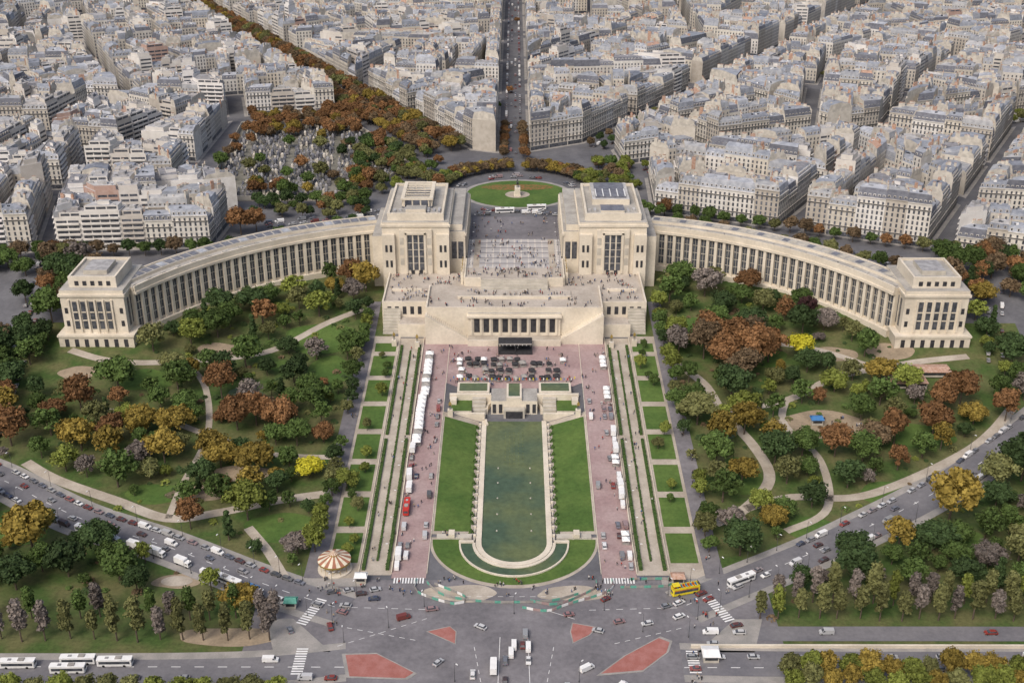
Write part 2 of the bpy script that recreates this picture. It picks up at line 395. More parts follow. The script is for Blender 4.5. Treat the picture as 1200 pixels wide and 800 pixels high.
def mark(p,q,w=.2,dash=0):
    L=hypot(q[0]-p[0],q[1]-p[1]);u=((q[0]-p[0])/L,(q[1]-p[1])/L);t=0
    while t<L:
        e=min(t+(dash or L),L)
        a=(p[0]+u[0]*t,p[1]+u[1]*t);c=(p[0]+u[0]*e,p[1]+u[1]*e);nx,ny=-u[1]*w/2,u[0]*w/2
        b.poly([(a[0]-nx,a[1]-ny,.1),(c[0]-nx,c[1]-ny,.1),(c[0]+nx,c[1]+ny,.1),(a[0]+nx,a[1]+ny,.1)],m_white);t=e+dash
for x in(-5.5,5.5):mark((x,304),(x*.9,335),.2)
for x in(-10,10):mark((x,304),(x*1.4,330),.18,2)
mark((-70,352),(-25,350),.2,2.5);mark((70,352),(25,350),.2,2.5);mark((-60,340),(-34,333),.2,2);mark((60,340),(34,331),.2,2);mark((-30,358),(30,358),.16,2)
mark((-62,330),(-30,346),.18,2);mark((12,350),(22,345),.18)
b.add('road_marking')
bb=B()
for s in(-1,1):
    bb.box(min(s*56,s*82),max(s*56,s*82),364,369,0,.15,m_pave)
    bb.prism([(s*60,304),(s*90,304),(s*90,311),(s*66,311)],0,.15,m_pave)
    bb.prism([(s*64,327),(s*84,327),(s*90,345),(s*80,345)],0,.14,m_pave)
bb.add('pavement')
def fence(P,cols,h=2.):
    b=B();C=smooth(P,2.2)
    for i in range(len(C)-1):
        p,q=C[i],C[i+1];m=cols[i%len(cols)]
        d=hypot(q[0]-p[0],q[1]-p[1]) or 1;nx,ny=-(q[1]-p[1])/d*.05,(q[0]-p[0])/d*.05
        b.prism([(p[0]-nx,p[1]-ny),(q[0]-nx,q[1]-ny),(q[0]+nx,q[1]+ny),(p[0]+nx,p[1]+ny)],T(*p)+.15,T(*p)+h*.62,m)
        b.box(p[0]-.06,p[0]+.06,p[1]-.06,p[1]+.06,T(*p),T(*p)+h*.7,m_pave)
    b.add('site_fence')
fence([(-37,368),(-36,360),(-22,353),(-18,357),(-30,365)],[m_green,m_white,m_pave])
fence([(-33,366),(-26,358),(-12,354.5),(0,354),(14,355),(24,359)],[m_green,m_pave,m_pave])
fence([(3,351),(12,349),(20,353),(36,361),(37,368)],[m_green,m_white,m_pink])
fence([(6,355),(16,353),(30,362),(31,367)],[m_green,m_pave,m_pink])
fence([(40,363),(58,364),(60,368),(44,368)],[m_green,m_pave])
disc('sandy_ground',-20,360,14,5,m_gravel,.05,wob=.08);disc('sandy_ground',22,360,13,4.5,m_gravel,.05,wob=.08)
# ------------------------------------------------------------------ palace
def wing(s):
    b=B();cx,cy=WC;A0,A1=radians(104.5),radians(152.5);nb=31;z0=8;da=(A1-A0)/nb
    for i in range(nb):
        a=A0+i*da;c=a+da
        b.pbox(cx,cy,181.2,196.4,a,c,z0,41.6,m_stone,s,m_roofp)
        p=.0058
        b.pbox(cx,cy,180.95,181.2,a+p,c-p,19.6,36.8,m_glass,s)
        for zz in(24,28.4,32.8):b.pbox(cx,cy,180.8,180.95,a+p,c-p,zz,zz+.35,m_stone2,s)
        b.pbox(cx,cy,180.8,180.95,(a+c)/2-.0006,(a+c)/2+.0006,19.6,36.8,m_stone2,s)
        b.pbox(cx,cy,179.9,181.2,a-p*.8,a+p*.8,z0,37.8,m_stone,s)
        b.pbox(cx,cy,181.0,181.2,a+p*1.6,c-p*1.6,13.,17.2,m_dark,s)
        b.pbox(cx,cy,196.4,196.6,a+p*1.3,c-p*1.3,32,38.5,m_glass,s)
        b.pbox(cx,cy,179.3,181.3,a,c,37.8,39.2,m_stone,s)
        b.pbox(cx,cy,179.9,180.7,a,c,39.2,42.4,m_stone,s)
        b.pbox(cx,cy,196.3,197.1,a,c,37.5,42.3,m_stone,s)
        b.pbox(cx,cy,178.6,181.1,a,c,z0,18.3,m_stone,s)
        b.pbox(cx,cy,186,193,a,c,41.6,43.2,m_stone,s,m_roofp)
        if s>0:b.pbox(cx,cy,187,192,a+.003,c-.003,43.2,43.45,m_slate if i%5 else m_zinc,s)
        else:b.pbox(cx,cy,187.5,191.6,a+.0045,c-.0045,43.2,43.4,m_stone2 if i%3 else m_slate,s)
        if i%2==0:b.pbox(cx,cy,182.2,184,a+.006,c-.008,41.6,42.1,m_roofp,s)
    b.add('palace_wing')
def bx(b,s,x0,x1,*a):b.box(min(s*x0,s*x1),max(s*x0,s*x1),*a)
def pavilion(s):
    b=B()
    bx(b,s,36,73,616,676,8,54.5,m_stone,m_roofp)
    bx(b,s,39,70,619,673,54.5,57.2,m_stone,m_roofp)
    for t in((39,40.2,619,673),(68.8,70,619,673),(40.2,68.8,619,620.2),(40.2,68.8,671.8,673)):bx(b,s,*t,57.2,58.6,m_stone)
    bx(b,s,35.3,73.7,615.3,676.7,52.0,53.2,m_stone)
    bx(b,s,36.,43,613.6,616,8,48,m_stone);bx(b,s,66,73,613.6,616,8,48,m_stone)
    bx(b,s,73,79,620,668,8,45,m_stone,m_roofp)
    bx(b,s,45.5,63.5,614.5,616,8,50.5,m_stone)
    for x in(50.1,53.3,56.5):
        bx(b,s,x,x+2.4,614.3,614.5,27,47.5,m_glass)
        for z in(31,35,39,43):bx(b,s,x,x+2.4,614.2,614.3,z,z+.3,m_stone2)
    bx(b,s,48.8,49.8,613.8,614.5,25,49,m_stone);bx(b,s,59.3,60.3,613.8,614.5,25,49,m_stone);bx(b,s,48.8,60.3,613.8,614.5,48,49.2,m_stone)
    for x in(37.5,40.,67.5,70.):bx(b,s,x,x+1.3,613.45,613.6,29,33,m_dark);bx(b,s,x,x+1.3,613.45,613.6,38,42,m_dark)
    bx(b,s,51,53,614.2,614.5,22,26.9,m_dark);bx(b,s,55.5,57.5,614.2,614.5,22,26.9,m_dark)
    for x in(45.9,61.):
        for z in(30,36,42):bx(b,s,x,x+2.2,614.35,614.5,z,z+4,m_stone2)
    bx(b,s,27.4,36,622,690,14,47,m_stone,m_roofp);bx(b,s,29,36,624,688,47,50.5,m_stone,m_roofp)
    bx(b,s,26.7,28,621.4,690.6,44.6,46,m_stone)
    for k in range(14):
        y=624.5+k*4.65
        bx(b,s,27.2,27.4,y,y+2.7,30.4,43.4,m_glass);bx(b,s,26.6,27.4,y+2.9,y+4.3,30,44.6,m_stone)
    bx(b,s,28.5,35,621.8,622,31,41,m_glass);bx(b,s,31.4,32.2,621.5,622,30,42,m_stone)
    bx(b,s,36,73,676,700,20,44,m_stone,m_roofp)
    for k in range(8):bx(b,s,38+k*4.4,40.2+k*4.4,699.99,700.2,31,41,m_glass)
    for k in range(10):bx(b,s,73,73.2,620+k*5,622.2+k*5,46.5,51,m_dark)
    if s<0:
        bx(b,s,46,63,632,662,57.2,58,m_slate)
        for k in range(7):
            y=633+k*4.6;bx(b,s,46,47,y,y+1,58,62,m_stone);bx(b,s,62,63,y,y+1,58,62,m_stone)
        for k in range(4):
            x=47.5+k*4.6;bx(b,s,x,x+.8,632,633,58,62,m_stone);bx(b,s,x,x+.8,661,662,58,62,m_stone)
        for t in((45.5,47.5,631.5,662.5),(61.5,63.5,631.5,662.5),(47.5,61.5,631.5,633.2),(47.5,61.5,660.8,662.5)):bx(b,s,*t,62,63,m_stone)
        for k in range(6):bx(b,s,47.5,61.5,636+k*4.3,636.6+k*4.3,62.2,62.8,m_stone)
        bx(b,s,49,60,622,629,57.2,60,m_stone,m_roofp)
    else:
        bx(b,s,44,65,638,668,57.2,60.5,m_stone,m_flat);bx(b,s,46,63,640,652,60.5,61.6,m_slate);bx(b,s,46,63,654,666,60.5,61.2,m_slate)
        for k in range(5):bx(b,s,46+k*4.1,46.5+k*4.1,639.8,652.2,61.6,62,m_white)
        bx(b,s,48,61,623,633,57.2,59,m_stone,m_slate)
    for k in range(9):bx(b,s,41+k*3.1,42.4+k*3.1,623.5+R.random()*4,628+R.random()*3,57.2,57.6+R.random(),m_flat)
    b.add('palace_pavilion')
def endpav(s):
    b=B();bx(b,s,196,228,546,581,6,43.6,m_stone,m_roofp);bx(b,s,195.2,228.8,545.2,581.8,40.3,41.5,m_stone)
    bx(b,s,200,224,550,577,43.6,48.2,m_stone,m_roofp)
    for t in((200,201,550,577),(223,224,550,577),(201,223,550,551),(201,223,576,577)):bx(b,s,*t,48.2,49.4,m_stone)
    bx(b,s,206,218,556,571,48.2,50.5,m_stone2,m_flat);bx(b,s,193,231,543,584,6,20,m_stone,m_roofp)
    bx(b,s,192.5,231.5,542.5,584.5,19.2,20.2,m_stone)
    for k in range(5):
        x=203.3+k*4.2;bx(b,s,x,x+2.3,545.85,546,22.5,37.5,m_glass)
        for z in(27,31.5):bx(b,s,x,x+2.3,545.7,545.85,z,z+.6,m_stone)
        bx(b,s,x-1.3,x-.5,545.2,546,21,38.5,m_stone)
    bx(b,s,223.5,224.3,545.2,546,21,38.5,m_stone)
    for x in(197.3,225):bx(b,s,x,x+1.6,545.85,546,24,27,m_dark);bx(b,s,x,x+1.6,545.85,546,31,34,m_dark)
    for k in range(6):
        y=550+k*4.8
        for X in(195.85,228):bx(b,s,X,X+.15,y,y+2.3,22.5,37.5,m_glass)
    for k in range(7):bx(b,s,196+k*5,198+k*5,542.85,543,13.8,18,m_dark)
    for k in range(5):bx(b,s,203+k*4,205+k*4,549.85,550,44.6,47,m_dark)
    b.add('palace_end_pavilion')
for s in(-1,1):wing(s);pavilion(s);endpav(s)
# theatre terrace
b=B()
b.box(-46,46,562,594,4,26.2,m_stone,m_terr)
for t in((-46,46,562,562.8),(-46,-45.2,562.8,592),(45.2,46,562.8,592)):b.box(*t,26.2,27.4,m_stone)
b.box(-30,30,576,577,26.2,27.6,m_stone);b.box(-30,30,577,586,26.2,27.0,m_stone2,m_terr)
b.box(-24,24,560.6,562,4,24.6,m_stone,m_roofp)
for k in range(9):
    x=-20.9+k*4.9;b.box(x,x+2.9,560.45,560.6,14,21.6,m_dark)
for k in range(10):
    x=-22+k*4.9;b.box(x-.55,x+.35,559.9,560.6,12.5,22.4,m_stone)
b.box(-24.6,24.6,559.4,562,22.4,23.4,m_stone);b.box(-24,24,553,560.6,4,12.2,m_stone,m_gravel)
b.box(-24,24,552.2,553,4,13.1,m_stone)
for s in(-1,1):
    for k in range(22):
        x0=24+k*1.;b.box(min(s*x0,s*(x0+1)),max(s*x0,s*(x0+1)),555,562,4,11.6+k*.62,m_stone)
    b.prism([(s*24,554.2),(s*46,554.2),(s*46,555),(s*24,555)],4,12.3,m_stone)
    i=len(b.v);b.v+=[(s*24,554.1,9),(s*46,554.1,9),(s*46,554.1,26.4),(s*24,554.1,13.),(s*24,555,9),(s*46,555,9),(s*46,555,26.4),(s*24,555,13.)]
    b.f+=[(i,i+1,i+2,i+3),(i+3,i+2,i+6,i+7),(i+4,i+5,i+6,i+7),(i,i+3,i+7,i+4)];b.m+=[b.k(m_stone)]*4
    bx(b,s,46,69,574,616,4,24.6,m_stone,m_terr);bx(b,s,46,69,573.2,574,4,25.8,m_stone);bx(b,s,69,69.8,573.2,616,4,25.8,m_stone)
    bx(b,s,50,66,590,591,24.6,26,m_stone)
    bx(b,s,46,60,562,574,4,17,m_stone,m_terr);bx(b,s,46,60.6,561.3,562,4,18,m_stone)
    for k in range(10):bx(b,s,60,69,563+k*1.1,564.1+k*1.1,4,10.5+k*1.3,m_stone2)
    for k in range(5):bx(b,s,49+k*4,51+k*4,573.1,573.2,18.6,23,m_dark)
    bx(b,s,27,46,594,616,4,24.61,m_stone,m_terr);bx(b,s,26.5,27.3,594,622,4,31.2,m_stone)
b.box(-26.5,26.5,594,694,4,30.1,m_stone,m_tile)
for k in range(8):b.box(-18,18,587+k*.9,587.9+k*.9,26.1,26.6+k*.48,m_stone2)
for s in(-1,1):bx(b,s,18,26.5,593.2,594,26,31.2,m_stone)
b.box(-23,-19.5,610.2,654.8,30.1,30.16,m_gravel);b.box(19.5,23,610.2,654.8,30.1,30.16,m_gravel)
b.box(-26.4,26.4,594.2,610,30.1,30.14,m_terr);b.box(-26.4,26.4,655,694,30.1,30.15,m_plaza)
for k in range(5):b.box(-19.4,19.4,616+k*8,616.9+k*8,30.1,30.18,m_plaza)
b.add('theatre_terrace')
# people
def figure_mesh(mats,pose=0,seed=0):
    V=[(0,0,.95),(0,0,1.15),(0,0,1.4),(0,0,1.52),(0,.0,1.66),(0,0,1.76)]
    rad=[.15,.13,.17,.06,.1,.07];E=[(0,1),(1,2),(2,3),(3,4),(4,5)]
    st=.18 if pose else .03
    for s in(-1,1):
        i=len(V);V+=[(s*.1,0,.9),(s*.11,s*st*.6,.5),(s*.11,s*st-.03,.08),(s*.11,s*st+.13,.04)];rad+=[.1,.065,.045,.045]
        E+=[(0,i),(i,i+1),(i+1,i+2),(i+2,i+3)]
        j=len(V);V+=[(s*.21,0,1.4),(s*.26,-s*st*.5,1.13),(s*.25,-s*st*.5+.1,.88),(s*.25,-s*st*.5+.12,.8)];rad+=[.065,.048,.035,.035]
        E+=[(2,j),(j,j+1),(j+1,j+2),(j+2,j+3)]
    me=bpy.data.meshes.new('tmp');me.from_pydata(V,E,[]);ob=bpy.data.objects.new('tmp',me);COL.objects.link(ob)
    md=ob.modifiers.new('s','SKIN')
    for k,vv in enumerate(me.skin_vertices[0].data):vv.radius=(rad[k],rad[k]*.8);vv.use_root=(k==0)
    dg=bpy.context.evaluated_depsgraph_get();ev=ob.evaluated_get(dg);m2=bpy.data.meshes.new_from_object(ev);m2.name='person'
    bpy.data.objects.remove(ob)
    m2.materials.clear()
    for m in mats:m2.materials.append(m)
    for p in m2.polygons:
        z=p.center.z;x=abs(p.center.x)
        p.material_index=0 if z<.93 else (1 if z<1.5 else (2 if z<1.72 else 3))
        if x>.2 and z<1.0:p.material_index=2 if z<.86 else 1
    return m2
st_m=figure_mesh([m_gold]*4,0,1)
cloth=[M('cloth_'+n,c,None,.9,3) for n,c in(('navy',(.03,.04,.09)),('black',(.03,.03,.03)),('grey',(.18,.18,.19)),('red',(.4,.05,.04)),('white',(.6,.6,.58)),('beige',(.38,.3,.2)),('blue',(.08,.16,.35)),('denim',(.07,.1,.18)))]
m_hair=M('hair',(.05,.035,.02),None,.8,5)
people=[figure_mesh([cloth[a],cloth[c],m_skin,m_hair],p,i) for i,(a,c,p) in enumerate([(0,1,1),(7,4,0),(1,3,1),(7,6,1),(2,1,0),(5,2,1),(7,5,0),(1,4,1),(1,1,0),(0,0,1)])]
def ppl(n,x0,x1,y0,y1,z=None):
    while n>0:
        g=min(n,R.choice((1,1,2,2,3,4)));n-=g
        x=R.uniform(x0,x1);y=R.uniform(y0,y1)
        for _ in range(g):
            px=min(max(x+R.uniform(-1.2,1.2),x0),x1);py=min(max(y+R.uniform(-1,1),y0),y1)
            inst('person',R.choice(people),(px,py,(T(px,py)+.12) if z is None else z),R.uniform(0,6.28),R.uniform(.97,1.12))
ppl(150,-25,25,610,654,30.15);ppl(130,-25,25,596,608,30.16);ppl(50,-25,25,656,690,30.16);ppl(90,-44,44,564,575,26.2);ppl(60,-29,29,578,585,27.0);ppl(90,-67,-47,576,614,24.62);ppl(90,47,67,576,614,24.62);ppl(40,-45,-28,596,612,24.62);ppl(40,28,45,596,612,24.62)
ppl(160,-46,46,517,551);ppl(70,-46,-35,375,515);ppl(60,35,46,375,515);ppl(30,-58,-49,380,550);ppl(30,49,58,380,550);ppl(80,-60,60,358,369,.1);ppl(26,-80,-60,340,369,.15);ppl(26,60,82,340,369,.15)
ppl(26,-80,-74,380,590);ppl(26,74,80,380,590);ppl(20,60,68,306,326,.16);ppl(30,-30,30,692,706,30.1);ppl(25,125,160,470,485);ppl(10,-34,-18,396,399)
for s in(-1,1):
    for k in range(4):
        b=B();x=s*28.6;y=600+k*5.2;b.box(x-.7,x+.7,y-.7,y+.7,24.5,31.6,m_stone);b.add('statue_pedestal');inst('gilded_statue',st_m,(x,y,31.6),-s*1.57,1.7)
    for yy,xx in((551,50),(553,62),(488,30)):
        b=B();x=s*xx;z=T(x,yy);b.box(x-1.2,x+1.2,yy-1.2,yy+1.2,z-.3,z+3.4,m_stone);b.add('statue_pedestal');inst('bronze_statue',st_m,(x,yy,z+3.4),pi,2.4,m_bronze,0)
# ------------------------------------------------------------------ upper roundabout
disc('roundabout_kerb',2,739,36,30,m_pave,.1);disc('roundabout_lawn',2,739,33,27,m_lawn,.2)
disc('roundabout_path',2,737,8,7,m_gravel,.27)
disc('roundabout_bed',2,752,24,6,M('flower_bed',(.09,.12,.03),(.25,.12,.05),.9,.6,pos=True),.26)
def horse_statue(x,y,z):
    b=B();b.box(-1.8,1.8,-3.4,3.4,0,5.4,m_stone);b.box(-2.3,2.3,-4,4,0,1,m_stone)
    b.tube((0,-1.5,8),(0,1.4,8.1),.75,.8,m_bronze,8);b.tube((0,-1.3,8.3),(0,-2.5,9.8),.5,.3,m_bronze);b.tube((0,-2.3,9.8),(0,-3.3,9.2),.32,.2,m_bronze)
    for sx in(-1,1):
        b.tube((sx*.4,-1.2,7.8),(sx*.4,-1.5,6.6),.3,.17,m_bronze);b.tube((sx*.4,-1.5,6.6),(sx*.4,-1.3,5.4),.17,.13,m_bronze)
        b.tube((sx*.4,1.3,7.9),(sx*.4,1.1,6.7),.38,.2,m_bronze);b.tube((sx*.4,1.1,6.7),(sx*.4,1.5,5.4),.18,.13,m_bronze)
        b.tube((sx*.5,0,8.9),(sx*.8,-.5,7.6),.24,.15,m_bronze);b.tube((sx*.3,0,10),(sx*.5,-.9,9.3),.15,.1,m_bronze)
    b.tube((0,1.7,8.3),(0,2.4,6.6),.2,.08,m_bronze);b.tube((0,0,8.7),(0,.1,10.2),.4,.34,m_bronze);b.tube((0,.1,10.25),(0,.05,10.8),.2,.17,m_bronze)
    b.v=[(p[0]+x,p[1]+y,p[2]+z) for p in b.v];b.add('equestrian_statue')
horse_statue(2,736,30.2)
# ------------------------------------------------------------------ city
def area(P):return .5*sum(P[i][0]*P[(i+1)%len(P)][1]-P[(i+1)%len(P)][0]*P[i][1] for i in range(len(P)))
def ccw(P):return P if area(P)>0 else P[::-1]
def clip(P,p,n):
    out=[];k=len(P)
    for i in range(k):
        a=P[i];c=P[(i+1)%k];da=(a[0]-p[0])*n[0]+(a[1]-p[1])*n[1];dc=(c[0]-p[0])*n[0]+(c[1]-p[1])*n[1]
        if da>=0:out.append(a)
        if (da>=0)!=(dc>=0):
            t=da/(da-dc);out.append((a[0]+(c[0]-a[0])*t,a[1]+(c[1]-a[1])*t))
    r=[]
    for q in out:
        if not r or hypot(q[0]-r[-1][0],q[1]-r[-1][1])>.5:r.append(q)
    if len(r)>1 and hypot(r[0][0]-r[-1][0],r[0][1]-r[-1][1])<.5:r.pop()
    return r
def inset(P,d):
    Q=list(P);k=len(P)
    for i in range(k):
        a=P[i];c=P[(i+1)%k];L=hypot(c[0]-a[0],c[1]-a[1]) or 1;n=(-(c[1]-a[1])/L,(c[0]-a[0])/L)
        Q=clip(Q,(a[0]+n[0]*d,a[1]+n[1]*d),n)
        if len(Q)<3:return []
    return Q
def cen(P):return (sum(p[0] for p in P)/len(P),sum(p[1] for p in P)/len(P))
def subdiv(P,A,gap):
    if len(P)<3:return []
    ar=area(P)
    if ar<A*R.uniform(.8,1.5):return [P]
    k=len(P);bi=max(range(k),key=lambda i:hypot(P[(i+1)%k][0]-P[i][0],P[(i+1)%k][1]-P[i][1]))
    a=P[bi];c=P[(bi+1)%k];L=hypot(c[0]-a[0],c[1]-a[1]);u=((c[0]-a[0])/L,(c[1]-a[1])/L)
    ce=cen(P);t=R.uniform(.42,.58);m=(a[0]+u[0]*L*t,a[1]+u[1]*L*t) if ar<A*6 else ce
    an=R.uniform(-.22,.22);n=(u[0]*cos(an)-u[1]*sin(an),u[0]*sin(an)+u[1]*cos(an))
    g=gap/2*R.uniform(.8,1.25)
    return subdiv(clip(P,(m[0]+n[0]*g,m[1]+n[1]*g),n),A,gap)+subdiv(clip(P,(m[0]-n[0]*g,m[1]-n[1]*g),(-n[0],-n[1])),A,gap)
def facade(b,p,q,z0,fl,fh,modern,zt,near):
    L=hypot(q[0]-p[0],q[1]-p[1])
    if L<3:return
    ux,uy=(q[0]-p[0])/L,(q[1]-p[1])/L;nx,ny=uy,-ux
    def strip(t0,t1,za,zb,o,mat):
        ax,ay=p[0]+ux*t0+nx*o,p[1]+uy*t0+ny*o;cx,cy=p[0]+ux*t1+nx*o,p[1]+uy*t1+ny*o
        b.poly([(ax,ay,za),(cx,cy,za),(cx,cy,zb),(ax,ay,zb)],mat)
    def ledge(t0,t1,za,zb,o,mat,top=None):
        strip(t0,t1,za,zb,o,mat)
        a=(p[0]+ux*t0,p[1]+uy*t0);c=(p[0]+ux*t1,p[1]+uy*t1)
        b.poly([(a[0],a[1],zb),(c[0],c[1],zb),(c[0]+nx*o,c[1]+ny*o,zb),(a[0]+nx*o,a[1]+ny*o,zb)],top or mat)
    if modern:
        for k in range(1,fl):
            z=z0+k*fh
            n=max(1,int(L/5.5));st=(L-1)/n
            for j in range(n):
                strip(.5+j*st+.35,.5+(j+1)*st-.35,z+.9,z+2.3,.06,m_win)
            if near: ledge(.6,L-.6,z-.15,z+.75,1.1,m_mod)
        return
    n=max(1,int((L-.6)/2.55));st=L/n
    for k in range(fl):
        z=z0+k*fh
        if k==0:
            strip(.4,L-.4,z+.3,z+3.0,.07,m_win);continue
        hh=2.15 if k<fl-1 else 1.7
        for j in range(n):
            c=(j+.5)*st;strip(c-.55,c+.55,z+.45,z+.45+hh,.06,m_win)
        if near and k in(2,fl-1):ledge(.2,L-.2,z,z+.5,.55,m_iron,m_cap)
    if near:ledge(0,L,zt-.45,zt,.4,m_wall)
NB=0
def building(P4,h,fl,fh,style,near,zg):
    global NB;NB+=1
    o0,o1,i1,i0=P4;b=B();zt=zg+h
    zb=min(T(*o0),T(*o1),T(*i1),T(*i0))-1
    cx=sum(p[0] for p in P4)/4;cy=sum(p[1] for p in P4)/4
    wall=m_mod if style else m_wall
    if style==2:wall=m_pinkw
    Z=lambda p,z:(p[0],p[1],z)
    for p,q in((o0,o1),(o1,i1),(i1,i0),(i0,o0)):
        b.poly([Z(p,zb),Z(q,zb),Z(q,zt),Z(p,zt)],wall)
    facade(b,o0,o1,zg,fl,fh,style,zt,near);facade(b,i1,i0,zg,fl,fh,style,zt,False)
    D=hypot((o0[0]+o1[0]-i0[0]-i1[0])/2,(o0[1]+o1[1]-i0[1]-i1[1])/2) or 1
    lp=lambda a,c,t:(a[0]+(c[0]-a[0])*t,a[1]+(c[1]-a[1])*t)
    if style:
        t=2./D if D>8 else .15
        q=[lp(o0,i0,t),lp(o1,i1,t),lp(i1,o1,t),lp(i0,o0,t)]
        b.poly([Z(p,zt) for p in P4],m_flat)
        q=[lp(a,(cx,cy),.12) for a in q]
        b.prism(q,zt,zt+3,wall,m_flat);facade(b,q[0],q[1],zt-fh,2,fh,1,zt,False)
        w=[lp(a,(cx,cy),.55+.2*R.random()) for a in q];b.prism(w,zt+3,zt+5,m_flat if R.random()<.5 else wall,m_flat)
        for _ in range(3):
            g=lp(q[R.randrange(4)],(cx,cy),R.uniform(.1,.4));b.box(g[0]-.7,g[0]+.7,g[1]-.5,g[1]+.5,zt+3,zt+3.9,m_flat)
        for a,c in((o0,o1),(i0,i1)):
            n=lp(a,(cx,cy),.04);n2=lp(c,(cx,cy),.04);b.poly([Z(a,zt),Z(c,zt),Z(c,zt+.8),Z(a,zt+.8)],wall);b.poly([Z(n,zt),Z(n2,zt),Z(n2,zt+.8),Z(n,zt+.8)],wall)
    else:
        t=1.5/D;e=.47+R.uniform(-.05,.05);mh=R.choice((2.7,3.1,5.2)) ;rh=R.uniform(.7,1.6)
        rm=m_slate if R.random()<.2 else m_zinc
        top=m_pot if R.random()<.012 else (m_flat if R.random()<.15 else m_zinc)
        a0,a1=lp(o0,i0,t),lp(o1,i1,t);c0,c1=lp(i0,o0,t),lp(i1,o1,t);m0,m1=lp(o0,i0,e),lp(o1,i1,e)
        b.poly([Z(o0,zt),Z(o1,zt),Z(a1,zt+mh),Z(a0,zt+mh)],m_slate if R.random()<.4 else rm)
        b.poly([Z(i1,zt),Z(i0,zt),Z(c0,zt+mh),Z(c1,zt+mh)],rm)
        b.poly([Z(a0,zt+mh),Z(a1,zt+mh),Z(m1,zt+mh+rh),Z(m0,zt+mh+rh)],top)
        b.poly([Z(m0,zt+mh+rh),Z(m1,zt+mh+rh),Z(c1,zt+mh),Z(c0,zt+mh)],top)
        for o,a,m,c,i in((o0,a0,m0,c0,i0),(o1,a1,m1,c1,i1)):b.poly([Z(o,zt),Z(a,zt+mh),Z(m,zt+mh+rh),Z(c,zt+mh),Z(i,zt)],m_cap)
        for p,q in((o0,o1),(i1,i0)):
            L=hypot(q[0]-p[0],q[1]-p[1])
            if L<4:continue
            ux,uy=(q[0]-p[0])/L,(q[1]-p[1])/L;nx,ny=uy,-ux;n=max(1,int((L-.6)/2.55));stp=L/n
            if not near and R.random()<.3:continue
            for j in range(n):
                c=(j+.5)*stp
                P=lambda t,o,z:(p[0]+ux*t-nx*o,p[1]+uy*t-ny*o,z)
                z1=zt+.35;z2=zt+2.15;w=.7
                b.poly([P(c-w,.3,z1),P(c+w,.3,z1),P(c+w,.3,z2),P(c-w,.3,z2)],m_wall)
                b.poly([P(c-w*.6,.24,z1+.2),P(c+w*.6,.24,z1+.2),P(c+w*.6,.24,z2-.25),P(c-w*.6,.24,z2-.25)],m_win)
                b.poly([P(c-w,.3,z2),P(c+w,.3,z2),P(c+w,1.4,z2+.1),P(c-w,1.4,z2+.1)],m_zinc)
                b.poly([P(c-w,.3,z1),P(c-w,.3,z2),P(c-w,1.4,z2),P(c-w,1.,z1)],m_wall);b.poly([P(c+w,.3,z1),P(c+w,.3,z2),P(c+w,1.4,z2),P(c+w,1.,z1)],m_wall)
        for (o,i) in((o0,i0),) if R.random()<.5 else ((o0,i0),(o1,i1)):
            for t0 in (R.uniform(.08,.2),R.uniform(.38,.48),R.uniform(.66,.76)):
                if R.random()<.2:continue
                A=lp(o,i,t0);C=lp(o,i,t0+R.uniform(.10,.2));A=lp(A,(cx,cy),.06);C=lp(C,(cx,cy),.06)
                L=hypot(C[0]-A[0],C[1]-A[1]) or 1;nx,ny=-(C[1]-A[1])/L*.42,(C[0]-A[0])/L*.42
                zz=zt+mh+rh+R.uniform(.4,2.2)
                b.prism([(A[0]-nx,A[1]-ny),(C[0]-nx,C[1]-ny),(C[0]+nx,C[1]+ny),(A[0]+nx,A[1]+ny)],zt,zz,m_cap if R.random()<.88 else m_pot)
                if near:
                    k=int(L/.6)
                    for j in range(k):
                        g=lp(A,C,(j+.5)/k);b.box(g[0]-.14,g[0]+.14,g[1]-.14,g[1]+.14,zz,zz+.7,m_pot)
                else:
                    nx*=.4;ny*=.4;b.prism([(A[0]-nx,A[1]-ny),(C[0]-nx,C[1]-ny),(C[0]+nx,C[1]+ny),(A[0]+nx,A[1]+ny)],zz,zz+.5,m_pot)
        for _ in range(R.randint(1,5)):
            g=lp(lp(a0,a1,R.uniform(.15,.85)),lp(m0,m1,.5) if R.random()<.5 else lp(c0,c1,.5),.5);w=R.uniform(.3,.9);b.box(g[0]-w,g[0]+w,g[1]-.5,g[1]+.5,zt+mh,zt+mh+rh*.7+R.uniform(.1,.8),R.choice((m_win,m_win,m_white,m_cap,m_zinc)))
    b.add('modern_apartment_building' if style else 'apartment_building',(cx,cy,zg))
